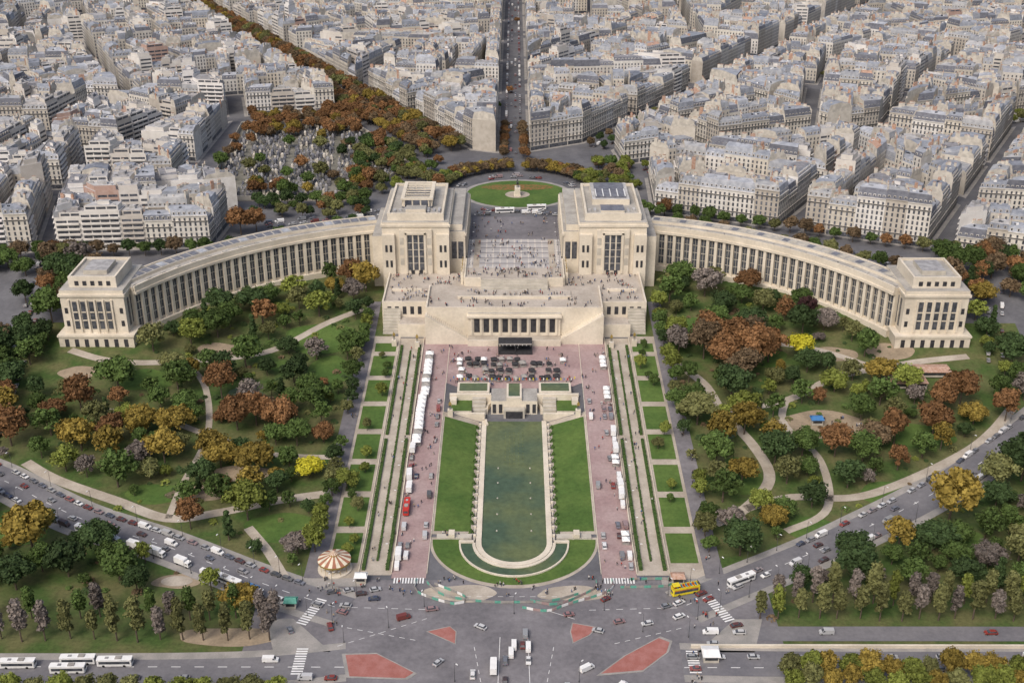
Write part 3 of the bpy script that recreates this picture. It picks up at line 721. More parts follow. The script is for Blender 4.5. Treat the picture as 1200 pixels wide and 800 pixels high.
def block(P):
    P=ccw(P);ar=area(P)
    if ar<350:return
    c=cen(P);zg=T(*c);near=c[1]<1000
    b=B();b.prism(P,zg-2,zg+.15,m_pave);b.add('pavement')
    Q=inset(P,2.5)
    if len(Q)<3 or area(Q)<250:return
    if c[0]<-120 and c[1]<930:pm=.45
    elif c[0]<-100:pm=.2
    else:pm=.07
    h0=R.choice((5,6,6,6,7));fh=3.15
    I=inset(Q,12.)
    if len(I)!=len(Q) or area(I)<200:
        pieces=subdiv(Q,260,0.)
        for q in pieces:
            if len(q)<3 or area(q)<60:continue
            if len(q)==3:q=[q[0],q[1],q[2],((q[2][0]+q[0][0])/2,(q[2][1]+q[0][1])/2)]
            if len(q)>4:
                q=[q[0],q[1],q[2],q[3]] if area([q[0],q[1],q[2],q[3]])>.7*area(q) else None
                if not q:continue
            fl=max(3,h0+R.choice((-1,0,0,0,1)))
            building(q,fl*fh+.6,fl,fh,0 if R.random()>pm else 1,near,zg)
        return
    k=len(Q)
    for i in range(k):
        o0,o1,i0,i1=Q[i],Q[(i+1)%k],I[i],I[(i+1)%k];L=hypot(o1[0]-o0[0],o1[1]-o0[1]);n=max(1,round(L/R.uniform(12,19)))
        cuts=[0]+[(j+R.uniform(-.2,.2))/n for j in range(1,n)]+[1]
        for a,d in zip(cuts,cuts[1:]):
            lp=lambda p,q,t:(p[0]+(q[0]-p[0])*t,p[1]+(q[1]-p[1])*t)
            fl=max(3,h0+R.choice((-2,-1,0,0,0,0,1,1)));st=0
            if R.random()<pm:st=1 if R.random()<.93 else 2;fl+=R.choice((0,1,2))
            building((lp(o0,o1,a),lp(o0,o1,d),lp(i0,i1,d),lp(i0,i1,a)),fl*fh+R.uniform(.2,1.4),fl,fh,st,near,zg)
    J=inset(I,4)
    if len(J)>=3 and area(J)>120:
        for q in subdiv(J,240,R.choice((0,2,3))):
            if len(q)<3 or area(q)<50 or R.random()<.12:continue
            if len(q)==3:q=[q[0],q[1],q[2],((q[2][0]+q[0][0])/2,(q[2][1]+q[0][1])/2)]
            q=q[:4]
            fl=R.choice((1,2,3,4,5,5,6,6));building(q,fl*fh+.5,fl,fh,0 if R.random()<.75 else 1,near,zg)
YM=1540
regs=[[(-173,640),(-700,600),(-720,722),(-218,736),(-170,706)],[(-222,748),(-720,734),(-700,985),(-222,918)],[(-222,930),(-800,1000),(-900,YM),(-462,YM),(-142,948)],
[(-11,830),(-32,838),(-424,YM),(-11,YM)],[(9,832),(52,856),(476,YM),(9,YM)],[(74,800),(70,838),(506,YM),(1000,YM),(960,1175)],[(88,772),(85,704),(560,500),(900,640),(900,1125)],
[(345,330),(600,330),(600,420),(345,540)],[(-345,330),(-600,330),(-600,440),(-345,540)]]
for P in regs:
    P=ccw(P)
    for q in subdiv(P,6500,11):block(q)
print('buildings',NB)
# cemetery
CEM=ccw([(-200,724),(-104,724),(-70,800),(-128,912),(-212,905)])
b=B();b.prism(CEM,29,30.15,m_stone2,m_cem);b.add('cemetery_ground')
def inside(P,x,y):
    for i in range(len(P)):
        a=P[i];c=P[(i+1)%len(P)]
        if (c[0]-a[0])*(y-a[1])-(c[1]-a[1])*(x-a[0])<0:return False
    return True
b=B()
CI=inset(CEM,4)
y=728
while y<905:
    x=-210+R.uniform(0,2)
    while x<-72:
        if inside(CI,x,y) and R.random()<.85 and int((x+400+y*.1)/4)%8!=0:
            w=R.uniform(.9,1.4);l=R.uniform(1.8,2.4);m=R.choice((m_stone2,m_flat,m_slate,m_slate,m_asph,m_flat,m_cap,m_road,m_flat));yy=y+R.uniform(-.5,.5)
            b.box(x,x+w,yy,yy+l,30,30.75,m);b.box(x,x+w,yy+l,yy+l+.3,30,31.5+R.random()*.8,m)
            if R.random()<.22:b.box(x,x+w+.6,yy,yy+l,30.2,33.4,m);b.poly([(x,yy,33.4),(x+w+.6,yy,33.4),(x+w/2+.3,yy+l/2,34.6)],m)
        x+=R.uniform(2.0,3.4)
    y+=4.2
b.add('cemetery_graves')
b=B()
for i in range(len(CEM)):
    a=CEM[i];c=CEM[(i+1)%len(CEM)];L=hypot(c[0]-a[0],c[1]-a[1]);nx,ny=-(c[1]-a[1])/L*.4,(c[0]-a[0])/L*.4
    b.prism([a,c,(c[0]+nx,c[1]+ny),(a[0]+nx,a[1]+ny)],29,33.5,m_stone2)
b.add('cemetery_wall')
# ------------------------------------------------------------------ trees
def tree_mesh(seed,H=14.,Rr=6.,kind='round'):
    rng=np.random.RandomState(seed);b=B()
    b.tube((0,0,-.5),(0,0,H*.35),.32,.24,m_bark,7);b.tube((0,0,H*.35),(.2,.1,H*.7),.24,.08,m_bark,6)
    if kind=='tall':K=14;cz=.56;hx=.32;hz=.36;lr=.34
    elif kind=='sparse':K=15;cz=.6;hx=.64;hz=.3;lr=.29
    elif kind=='cone':K=14;cz=.5;hx=.3;hz=.4;lr=.34
    else:K=22;cz=.62;hx=.72;hz=.225;lr=.33
    C=[];off=rng.normal(size=2)*.08*Rr
    for i in range(K):
        t=(i+.5)/K;ph=i*2.39996+rng.rand()*.9;u=1-1.75*t;rr=math.sqrt(max(0,1-u*u))
        f=.55+.62*rng.rand()
        if kind=='cone':u=1-2*t;rr=(1-(u+1)/2)*1.1+.05;f=1
        if i==K-1:rr=0;u=.2
        c=np.array((off[0]+rr*cos(ph)*Rr*hx*f,off[1]+rr*sin(ph)*Rr*hx*f,H*cz+u*H*hz*(.75+.45*rng.rand())));r=Rr*lr*(.58+.7*rng.rand())
        if kind=='cone':r*=(.45+.6*t)
        C.append((c,r))
        if i%3==0:b.tube((0,0,H*(.28+.1*rng.rand())),tuple(c),.13,.05,m_bark,5)
    V=[]
    nl=115 if kind!='sparse' else 90
    for c,r in C:
        d=rng.normal(size=(nl,3));d[:,2]+=.25;d/=np.linalg.norm(d,axis=1)[:,None]
        rad=r*(.72+.55*rng.rand(nl)**1.4)
        p=c+d*rad[:,None]*np.array((1,1,.85))
        nn=d+rng.normal(size=(nl,3))*.6;nn/=np.linalg.norm(nn,axis=1)[:,None]
        a=np.cross(nn,rng.normal(size=(nl,3)));a/=np.linalg.norm(a,axis=1)[:,None];q=np.cross(nn,a)
        s=(.2+.34*rng.rand(nl))[:,None]
        V.append(np.stack([p-a*s-q*s*.7,p+a*s-q*s*.5,p+a*s*.8+q*s*.8,p-a*s*.7+q*s],1))
    V=np.concatenate(V).reshape(-1,3);i=len(b.v);b.v+=[tuple(x) for x in V.tolist()];n=len(V)//4
    b.ms.append(m_hedge);b.mi['leaf']=len(b.ms)-1;k=b.mi['leaf']
    b.f+=[(i+4*j,i+4*j+1,i+4*j+2,i+4*j+3) for j in range(n)];b.m+=[k]*n
    if kind!='sparse':
        for c,r in C:
            i=len(b.v);r*=.7
            for u in range(1,4):
                for w in range(6):
                    a=pi*u/4;t=2*pi*w/6+u;e=.85+.3*rng.rand();b.v.append((c[0]+r*e*sin(a)*cos(t),c[1]+r*e*sin(a)*sin(t),c[2]+r*e*.85*cos(a)))
            b.v+=[(c[0],c[1],c[2]+r*.85),(c[0],c[1],c[2]-r*.85)]
            for w in range(6):
                x=(w+1)%6
                b.f+=[(i+w,i+x,i+6+x,i+6+w),(i+6+w,i+6+x,i+12+x,i+12+w),(i+18,i+x,i+w),(i+19,i+12+w,i+12+x)];b.m+=[k]*4
    return b.mesh('tree')
TR={'round':[tree_mesh(i) for i in range(1,7)],'wide':[tree_mesh(20+i,12,7) for i in range(4)],'tall':[tree_mesh(30+i,16,4.5,'tall') for i in range(3)],'sparse':[tree_mesh(40+i,13,6,'sparse') for i in range(3)],'cone':[tree_mesh(50+i,15,4.5,'cone') for i in range(2)]}
def leaf(n,c,e,w=.3):return M('leaves_'+n,c,tuple(x*e for x in c),.8,.4,ov=w,spec=.15,detail=3)
LF={'green':leaf('green',(.09,.14,.038),.58),'dark':leaf('dark',(.055,.09,.032),.6),'yg':leaf('yellow_green',(.20,.235,.05),.6),'yellow':leaf('yellow',(.52,.48,.04),.7,.1),
'gold':leaf('gold',(.27,.20,.045),.6),'rust':leaf('rust',(.245,.13,.058),.58),'brown':leaf('brown',(.17,.12,.07),.6),'purple':leaf('purple_grey',(.20,.17,.15),.7),'olive':leaf('olive',(.165,.17,.065),.65),'plum':leaf('plum',(.06,.03,.03),.6)}
TP=[]
def tree(x,y,c,r=6.,kind=None,hs=1.,z=None):
    kind=kind or R.choice(('round','round','wide'))
    me=R.choice(TR[kind]);rb={'round':6.,'wide':7.,'tall':4.5,'sparse':6.,'cone':4.5}[kind];k=r/rb
    TP.append((x,y,r))
    nm={'rust':'autumn_tree','gold':'autumn_tree','brown':'autumn_tree','yellow':'yellow_tree'}.get(c,'poplar_tree' if kind=='tall' else 'conifer_tree' if kind=='cone' else 'leafy_tree')
    inst(nm,me,(x,y,(T(x,y) if z is None else z)),R.uniform(0,6.28),(k*R.uniform(.9,1.1),k*R.uniform(.9,1.1),k*hs*R.uniform(.88,1.12)),LF[c],1)
spec=[(-189,385,'gold',10),(-226,461,'rust',9),(-203,488,'rust',8),(-214,482,'rust',7),(-193,457,'gold',8),(-200,462,'gold',7),(-170,471,'gold',9),(-155,472,'gold',9),(-165,447,'purple',7),(-153,446,'gold',8),(-162,506,'green',8),(-140,501,'rust',8),(-127,474,'rust',9),(-106,474,'rust',9),(-114,481,'brown',8),(-128,444,'gold',8),(-112,441,'gold',9),(-88,437,'yellow',6),(-94,491,'green',8),(-86,464,'rust',6),(-109,407,'yg',8),(-131,401,'rust',6),(-85,385,'purple',6),(-99,349,'gold',7),(-71,428,'yg',6),(-119,478,'rust',8),(-133,450,'gold',7),
(-83,612,'gold',8),(-92,617,'rust',7),(-100,610,'gold',6),(-88,597,'purple',6),(-162,662,'rust',8),(-154,668,'rust',7),
(105,528,'rust',10),(118,530,'rust',10),(110,541,'rust',10),(96,540,'brown',9),(121,545,'brown',9),(112,518,'brown',9),(128,536,'rust',8),(100,553,'rust',8),(144,536,'yellow',7),(130,610,'rust',8),(105,471,'gold',8),(97,431,'gold',7),(88,444,'green',8),(114,446,'dark',8),(87,398,'purple',6),(105,402,'gold',6),(142,453,'rust',7.5),(163,461,'brown',8),(171,463,'rust',7),(191,471,'rust',8),(211,495,'rust',8),(200,488,'rust',7),(228,482,'rust',7),(178,407,'gold',12),(218,435,'dark',10),(132,380,'dark',8),(224,418,'dark',10),(205,430,'olive',8),(84,560,'yg',6),(84,545,'purple',7),(155,575,'plum',6),(150,560,'dark',8),(233,590,'brown',8),(238,600,'green',8),(-238,590,'dark',9),(-240,560,'green',9),(-246,540,'dark',8),(-222,405,'dark',9),(-170,370,'dark',8),(-150,368,'green',8),(195,378,'olive',8),(215,385,'green',9)]
for t in spec:
    tree(t[0],t[1],t[2],t[3]*.97)
# formal rows by the quays first
x=-190
while x<-84:
    tree(x,333+R.uniform(-1,1),R.choice(('olive','purple','olive')),R.uniform(3.8,4.6),'tall',1.08)
    if R.random()<.8:tree(x+R.uniform(-2,2),345+R.uniform(-1,1),R.choice(('olive','purple','green')),R.uniform(3.6,4.4),'tall',1.0)
    x+=R.uniform(7,9)
x=90
while x<240:
    for yy in(345,354):
        if yy<360 and hypot(x-83,yy-365)>16:tree(x+R.uniform(-1,1),yy+R.uniform(-1,1),R.choice(('olive','olive','purple','olive','yg')),R.uniform(3.6,4.6),'tall',1.05)
    x+=R.uniform(6.5,8)
x=92
while x<240:
    for yy in(307.5,313.5):
        tree(x+R.uniform(-1.3,1.3),yy+R.uniform(-.8,.8),R.choice(('yg','olive','yg','gold')),R.uniform(3.6,4.8),'round',1.05)
    x+=7
x=-190
while x<-75:
    tree(x,303+R.uniform(-1,1),R.choice(('yg','olive')),4.3,'round');x+=8
ALLP=[(smooth(P,6),w/2+1.5) for P,w in PATHS]+[(smooth(P,6),w/2+4.0) for P,w in [(p,w) for p,w in ROADS]]
CLR=[(-100,560,15),(-92,526,10),(-95,400,10),(98,438,9),(142,478,15),(122,402,9),(-150,425,8),(-128,367,10),(-118,438,7),(170,427,9),(92,572,9),(126,556,6),(-180,515,8),(-205,400,10),(185,470,7),(-130,505,6),(-150,545,8),(160,540,10),(190,540,8),(-115,532,7),(-215,520,7)]
def okpos(x,y,r,f=.82):
    for a,c,q in TP:
        if hypot(a-x,c-y)<(r+q)*f:return False
    for C,w in ALLP:
        for p in C:
            if abs(p[0]-x)<w+4 and hypot(p[0]-x,p[1]-y)<w+r*.35:return False
    for a,c,q in CLR:
        if hypot(a-x,c-y)<q+r*.6:return False
    return True
for s in(-1,1):
    for it in range(3000):
        x=R.uniform(84,252);y=R.uniform(360,628);r=R.uniform(6.5,9) if it<450 else R.uniform(4.5,6.5) if it<1800 else R.uniform(2.8,4.5)
        if hypot(x-33,y-471)>171-r*.4 and y>500:
            if not(x>236 and y<620):continue
        if 184<x<238 and y>528:continue
        if not okpos(s*x,y,r):continue
        u=R.random()
        if y>500 or y<420:c='green' if u<.42 else 'dark' if u<.66 else 'yg' if u<.75 else 'olive' if u<.91 else 'rust' if u<.93 else 'gold' if u<.96 else 'purple'
        else:c='green' if u<.34 else 'dark' if u<.52 else 'rust' if u<.62 else 'gold' if u<.72 else 'olive' if u<.87 else 'purple' if u<.94 else 'yg'
        kd=R.choice(('round','round','wide','sparse','sparse')) if c!='dark' else R.choice(('round','round','wide','cone'))
        if kd=='cone':r=min(r,4.5)
        tree(s*x,y,c,r,kd,1. if r<6.5 else .86)
for s in(-1,1):
    y=386
    while y<590:
        if R.random()<.88:tree(s*(78+R.uniform(-1.5,1.5)),y,R.choice(('green','yg','olive','green','dark') if y>440 else ('green','purple','yg','olive')),R.uniform(3.2,5.2),R.choice(('round','round','sparse')))
        y+=R.uniform(7.5,12)
    y=384
    while y<556:
        if R.random()<.6:tree(s*(66+R.uniform(-4,3)),y,R.choice(('yg','green','olive')),R.uniform(1.8,3.4),'round')
        y+=R.uniform(7,12)
b=B()
def shrub(b,x,y,r,mat,z=None):
    z=T(x,y) if z is None else z
    for q in range(int(26*r)):
        a=R.uniform(0,6.28);e=R.uniform(0,1.57);d=R.uniform(.75,1.05)*r;X=x+d*cos(a)*cos(e);Y=y+d*sin(a)*cos(e);Zz=z+d*sin(e)*.8;w=.35
        b.poly([(X-w,Y-w*R.random(),Zz-w*R.random()),(X+w,Y-w*.5,Zz),(X+w*R.random(),Y+w,Zz+w*.6),(X-w,Y+w*.4,Zz+w*.4)],mat)
for _ in range(560):
    s=R.choice((-1,1));x=s*R.uniform(82,232);y=R.uniform(345,600)
    bad=any(hypot(p[0]-x,p[1]-y)<w for C,w in ALLP for p in C)
    if not bad and hypot(abs(x)-33,y-471)<174:shrub(b,x,y,R.uniform(.8,2.2),R.choice((LF['green'],LF['dark'],LF['dark'],LF['olive'],LF['brown'],LF['yg'])))
b.add('garden_shrubs')
def avrow(p,q,off,sp,cols,r,kind='round'):
    L=hypot(q[0]-p[0],q[1]-p[1]);u=((q[0]-p[0])/L,(q[1]-p[1])/L);t=0
    while t<L:
        x=p[0]+u[0]*t-u[1]*off+R.uniform(-.8,.8);y=p[1]+u[1]*t+u[0]*off;tree(x,y,R.choice(cols),r*R.uniform(.85,1.15),kind);t+=sp*R.uniform(.9,1.15)
for o in(-15,-7,7,15):avrow((-52,832),(-442,1538),o,9,('rust','brown','brown','rust','gold','olive'),4.9)
for o in(-7.6,6.6):avrow((-1,815),(-1,900),o,8,('rust','brown'),3.6)
for a in range(12,170,5):
    t=radians(a)
    for r_ in (1.,1.16):
        if 83<a<97:continue
        tree(2+48*r_*cos(t),742+46*r_*sin(t),R.choice(('rust','gold','brown','brown')) if 35<a<145 else R.choice(('olive','yg','green')),4,'round',.8)
for _ in range(44):
    x=R.uniform(-96,-50);y=R.uniform(735,822)
    tree(x,y,R.choice(('yg','olive','green','rust','olive','olive')),R.uniform(3.5,5.2))
for _ in range(30):
    x=R.uniform(50,82);tree(x,R.uniform(738,800),R.choice(('yg','olive','green','brown','yg')),R.uniform(3.5,4.8))
for o in(-5.5,5.5):avrow((92,787),(520,975),o,10,('olive','green','brown','yg'),3.6)
avrow((92,696),(330,594),0,9,('green','brown','olive','rust','green'),4.2)
avrow((98,676),(225,596),0,9,('green','olive','brown','dark'),4.2);avrow((80,705),(90,690),0,8,('green',),4)
avrow((-176,631),(-330,618),0,8,('green','brown','dark','rust'),4.6);avrow((-98,674),(-168,626),0,9,('green','dark','olive'),4.2);avrow((-95,716),(-165,712),0,8,('green','olive','dark','rust'),4.4)
for _ in range(20):tree(R.uniform(-160,-90),R.uniform(690,712),R.choice(('green','dark','olive','rust')),R.uniform(3,4.5))
for _ in range(16):tree(-R.uniform(228,300),R.uniform(590,618),R.choice(('green','dark','olive','brown')),R.uniform(5,7))
for _ in range(280):
    x=R.uniform(-212,-76);y=R.uniform(728,910)
    if inside(CEM,x,y) and (y<742 or y>872 or x>-112+(800-y)*.1 or R.random()<.14):tree(x,y,R.choice(('rust','rust','gold','brown')) if (y>845 or R.random()<.35) else R.choice(('green','olive','dark','green')),R.uniform(4,6))
for _ in range(20):tree(R.uniform(-150,-105),R.uniform(905,945),R.choice(('rust','rust','gold')),5.5)
for _ in range(14):tree(R.uniform(-212,-150),R.uniform(905,928),R.choice(('gold','rust','brown')),5)
for o in(-5,5):avrow((60,844),(470,1480),o,14,('olive','brown','dark'),3.2)
for _ in range(22):tree(R.uniform(236,275),R.uniform(575,625),R.choice(('dark','green','brown','rust')),R.uniform(4.5,6.5))
for _ in range(14):tree(-R.uniform(236,265),R.uniform(500,600),R.choice(('dark','green','brown')),6)
for _ in range(90):
    x=R.uniform(-500,500);tree(x,R.uniform(900,1400),R.choice(('olive','dark','rust','green')),3.5)
# ------------------------------------------------------------------ vehicles
m_car=M('car_paint',W1,(.97,.97,.97),.35,1,ramp=[(.02,.02,.022),(.55,.56,.57),(.10,.10,.11),(.7,.7,.7),(.03,.04,.08),(.3,.31,.32),(.25,.04,.03),(.05,.05,.05),(.75,.75,.74)],spec=.5)
def wheels(b,xs,w,r=.33):
    for x in xs:
        for s in(-1,1):
            n=10;i=len(b.v)
            for yy in(s*w,s*(w-.22)):
                for j in range(n):b.v.append((x+r*cos(2*pi*j/n),yy,r+r*sin(2*pi*j/n)))
            k=b.k(m_tyre)
            for j in range(n):q=(j+1)%n;b.f.append((i+j,i+q,i+n+q,i+n+j));b.m.append(k)
            b.f.append(tuple(range(i,i+n)));b.m.append(k)
def car_mesh(L=4.3,van=False,mc=None):
    b=B();h=L/2;w=.88;mc=mc or m_car
    if van:prof=[(-h,.35),(-h,1.0),(-h+.05,2.1),(h-1.5,2.15),(h-.9,1.35),(h-.05,1.0),(h,.35)]
    else:prof=[(-h,.35),(-h,.85),(-h+.35,.95),(h-1.1,.95),(h-.05,.72),(h,.35)]
    n=len(prof);i=len(b.v);b.v+=[(x,-w,z) for x,z in prof]+[(x,w,z) for x,z in prof];k=b.k(mc)
    for j in range(n):q=(j+1)%n;b.f.append((i+j,i+q,i+n+q,i+n+j));b.m.append(k)
    b.f+=[tuple(range(i,i+n)),tuple(range(i+n,i+2*n))];b.m+=[k]*2
    if not van:
        bt=[(-h+.3,.95),(h-1.0,.95)];tp=[(-h+.8,1.45),(h-1.8,1.45)];wt=.68;i=len(b.v)
        b.v+=[(bt[0][0],-w+.06,.95),(bt[1][0],-w+.06,.95),(bt[1][0],w-.06,.95),(bt[0][0],w-.06,.95),(tp[0][0],-wt,1.45),(tp[1][0],-wt,1.45),(tp[1][0],wt,1.45),(tp[0][0],wt,1.45)]
        g=b.k(m_glass);b.f+=[(i,i+1,i+5,i+4),(i+1,i+2,i+6,i+5),(i+2,i+3,i+7,i+6),(i+3,i,i+4,i+7)];b.m+=[g]*4
        b.f.append((i+4,i+5,i+6,i+7));b.m.append(k)
    else:
        for s in(-1,1):b.poly([(h-1.9,s*(w+.02),1.3),(h-.95,s*(w+.02),1.3),(h-1.45,s*(w+.02),1.95),(h-1.9,s*(w+.02),1.95)],m_glass)
        b.poly([(h-1.46,-.75,2.12),(h-.88,-.75,1.4),(h-.88,.75,1.4),(h-1.46,.75,2.12)],m_glass)
    for s in(-1,1):b.box(h-.02,h+.02,s*.65-.12,s*.65+.12,.6,.72,m_white);b.box(-h-.02,-h+.02,s*.65-.12,s*.65+.12,.7,.85,m_redp)
    wheels(b,(-h+.8,h-.85),w);return b.mesh('car')
def bus_mesh(body,L=12,H=3.1,dd=False):
    b=B();w=1.25;h=L/2
    P=[(-h,-w+.2),(-h+.2,-w),(h-.3,-w),(h,-w+.3),(h,w-.3),(h-.3,w),(-h+.2,w),(-h,w-.2)]
    b.prism(P,.4,H,body)
    for s in(-1,1):
        b.box(-h+.6,h-.8,s*(w+.01)-.01,s*(w+.01)+.01,1.35,2.45,m_glass)
        if dd:b.box(-h+.6,h-.8,s*(w+.01)-.01,s*(w+.01)+.01,2.55,2.8,m_redp)
    b.box(h,h+.02,-w+.35,w-.35,1.2,2.6,m_glass);b.box(-h-.02,-h,-w+.35,w-.35,1.5,2.5,m_glass)
    if dd:
        for s in(-1,1):b.box(-h+.2,h-.3,s*w-.04,s*w+.04,H,H+.95,body)
        b.box(-h+.1,-h+.2,-w,w,H,H+.95,body);b.box(h-.3,h-.2,-w,w,H,H+1.4,m_glass)
        for k in range(10):
            for s in(-.75,.75):b.box(-h+1+k*.95,-h+1.4+k*.95,s-.42,s+.42,H,H+.75,m_blue if k%2 else m_redp)
        b.box(-h+.2,-h+3,-w,w,H+1.7,H+1.8,body)
    else:
        b.box(-2.5,-.3,-.8,.8,H,H+.3,m_pave);b.box(2,3.2,-.5,.5,H,H+.18,m_flat)
    wheels(b,(-h+2.6,h-2.3),w+.01,.5);return b.mesh('bus')
def truck_mesh(body):
    b=B();b.box(-3.6,1.6,-1.15,1.15,.8,3.3,body);b.prism([(1.8,-1.1),(3.4,-1.1),(3.6,-.9),(3.6,.9),(3.4,1.1),(1.8,1.1)],.5,2.5,m_white)
    b.box(3.6,3.62,-.9,.9,1.4,2.2,m_glass)
    for s in(-1,1):b.box(2.2,3.1,s*1.11-.01,s*1.11+.01,1.5,2.1,m_glass)
    b.box(-3.5,3.4,-.9,.9,.5,.8,m_tyre);wheels(b,(-2.3,2.6),1.1,.45);return b.mesh('truck')
cars=[car_mesh(4.3),car_mesh(3.9),car_mesh(4.7)];van=car_mesh(5.2,True);vanw=car_mesh(5.6,True,m_white)
busw=bus_mesh(m_white);busy=bus_mesh(m_yel,11,2.9,True);busr=bus_mesh(m_redp,10,3.0);tw=truck_mesh(m_white);tb=truck_mesh(m_blue)
def veh(x,y,a,me=None,z=None,name=None):
    me=me or (van if R.random()<.12 else vanw if R.random()<.1 else R.choice(cars))
    nm=name or {'car':'car','bus':'bus','truck':'box_truck'}[me.name.split('.')[0]]
    if me is van or me is vanw:nm='van'
    inst(nm,me,(x,y,(T(x,y)+.17) if z is None else z),a)
def along(P,off,sp,prob,kinds=None,flip=False,t0=0,t1=1):
    C=smooth(P,sp);Nn=normals(C);n=len(C)
    for i,((x,y),(nx,ny)) in enumerate(zip(C,Nn)):
        if not(t0<=i/n<=t1) or R.random()>prob:continue
        veh(x+nx*off,y+ny*off,atan2(-nx,ny)+(pi if flip else 0),R.choice(kinds) if kinds else None)
LP=ROADS[0][0]
along(LP,6.3,5.4,.92,None,False,.15,.9);along(LP,-6.3,5.4,.7,None,False,.2,.55);along(LP,-6.2,9.5,.95,[tw,tb,busw,vanw,tw,tb],False,.55,.9);along(LP,1.8,14,.55);along(LP,-2,18,.5,None,True)
RPp=[(330,545),(280,512),(236,475),(183,430),(138,399),(108,380),(83,365),(62,352)]
along(RPp,-6.3,5.6,.6,None,False,.1,.8);along(RPp,6.3,5.6,.35,None,False,.3,.8);along(RPp,2,14,.6);along(RPp,-2,19,.6,None,True)
along([(200,321),(62,321)],3,11,.55);along([(200,321),(62,321)],-3,13,.55,None,True);along([(-62,316),(-230,316)],3,14,.5);along([(230,337),(70,337)],0,15,.5)
for x,y in((-170,319),(-150,321),(-152,316.5),(-137,320),(-185,315)):veh(x,y,pi+.02,busw)
veh(64,360,.28,busy,name='sightseeing_bus');veh(86,366.5,.5,busw);veh(-44.5,414,pi/2,busr);veh(-44.5,428,pi/2,tw);veh(-44.6,402,pi/2,van)
for s in(-1,1):
    for xo,pr,kd in((45.2,.85,1),(35.8,.3,0),(42.2,.25,0)):
        y=376
        while y<(512 if xo!=45.2 or s>0 else 460):
            if R.random()<pr and not(s<0 and 394<y<435 and xo>40) and not(s>0 and xo>44 and any(abs(y-q)<6 for q in(394,448,504))):
                veh(s*xo,y,pi/2+R.uniform(-.05,.05),R.choice((None,None,vanw,vanw,tw)) if kd else None)
            y+=6.8
for x,y,a in((-14,315,1.57),(-3,322,1.57),(-3,312,1.57),(3,330,1.57),(5,322,-1.57),(0,330,1.57),(25,318,.6),(38,343,.3),(30,338,2.8),(48,342,3.4),(-30,350,.2),(-52,356,3.2),(-62,352,3.),(-57,359,.2),(-68,360,.3),(-26,321,.9),(18,309,1.6),(34,356,.6),(-8,305,1.57),(9,306,-1.57),(60,346,.5),(70,331,3.1),(-80,338,2.),(-66,340,1.9),(-62,361,.4),(-52,361.5,.3),(56,352,.4),(20,347,.2),(-12,340,2.6),(-40,345,.4),(80,341,.3),(-84,322,.0),(36,309,.9)):veh(x,y,a,z=.1)
veh(-1,326,1.57,vanw,.1);veh(4,336,1.57,van,.1);veh(-7,318,1.57,tw,.1);veh(5,329,1.57,vanw,.1)
for k in range(36):
    a=R.uniform(0,2*pi);r=R.uniform(40,46);veh(2+r*cos(a),738+(r-6)*sin(a),a+pi/2,z=30.1)
veh(-6,702,.1,busw,30.1);veh(14,708,0.1,busw,30.1)
for k in range(16):veh(R.uniform(-60,60),R.uniform(697,708),R.choice((0,pi))+R.uniform(-.1,.1),z=30.1)
for y in range(830,1500,7):
    for x in(-6.5,4.5):
        if R.random()<.75:veh(x,y,pi/2,z=30.05)
    if R.random()<.35:veh(R.choice((-2.6,.8)),y,pi/2,z=30.05)
for P in ([(92,787),(520,975)],[(88,688),(220,614)],[(-84,700),(-168,672)],[(-62,855),(-420,1500)],[(62,846),(440,1450)],[(-236,455),(-262,620)],[(240,530),(262,600)]):
    L=hypot(P[1][0]-P[0][0],P[1][1]-P[0][1]);a=atan2(P[1][1]-P[0][1],P[1][0]-P[0][0]);n=int(L/6.5)
    for i in range(n):
        for o in(-3.4,3.4,0):
            if R.random()<(.65 if o else .2):
                x=P[0][0]+(P[1][0]-P[0][0])*i/n-sin(a)*o;y=P[0][1]+(P[1][1]-P[0][1])*i/n+cos(a)*o;veh(x,y,a,z=T(x,y)+.1)
# ------------------------------------------------------------------ tents, stage, carousel, lamps
def tent_mesh(m):
    b=B();w=1.5
    for x in(-w,w):
        for y in(-w,w):b.box(x-.05,x+.05,y-.05,y+.05,0,2.2,m_pave)
    i=len(b.v);b.v+=[(-w-.1,-w-.1,2.2),(w+.1,-w-.1,2.2),(w+.1,w+.1,2.2),(-w-.1,w+.1,2.2),(0,0,3.3)]
    b.f+=[(i,i+1,i+4),(i+1,i+2,i+4),(i+2,i+3,i+4),(i+3,i,i+4)];b.m+=[b.k(m)]*4
    for t in((-w,w,-w-.12,-w-.08),(-w,w,w+.08,w+.12),(-w-.12,-w-.08,-w,w),(w+.08,w+.12,-w,w)):b.box(*t,1.9,2.2,m)
    b.box(-w,w,w-.05,w,0,2.2,m);b.box(-w+.2,w-.2,-w+.3,-w+.8,.0,.9,m_pave);return b.mesh('tent')
tnw,tnk,tng=tent_mesh(m_white),tent_mesh(m_black),tent_mesh(m_pave)
y=462.
while y<544:
    if R.random()<.96:inst('market_tent',tnw if R.random()<.93 else tng,(-43.9+R.uniform(-.2,.2)+(.9 if y>500 else 0),y,T(-43.5,y)+.1),R.uniform(-.04,.04),(1.25,1.12,1.1))
    y+=R.uniform(3.5,4)
for y in (392,396,446,450,500,504,508,530,534,538):inst('market_tent',tnw,(44.5,y,T(44.5,y)+.1),R.uniform(-.1,.1),1.)
for y in (522,527,532,536.5):
    for x in range(-27,29,4):
        if R.random()<.8:inst('market_tent',tnw if abs(x)>24 or R.random()<.06 else tnk if R.random()<.8 else tng,(x+R.uniform(-.8,.8),y+R.uniform(-.8,.8),T(x,y)+.1),R.uniform(-.2,.2),R.uniform(.8,1.05))
b=B()
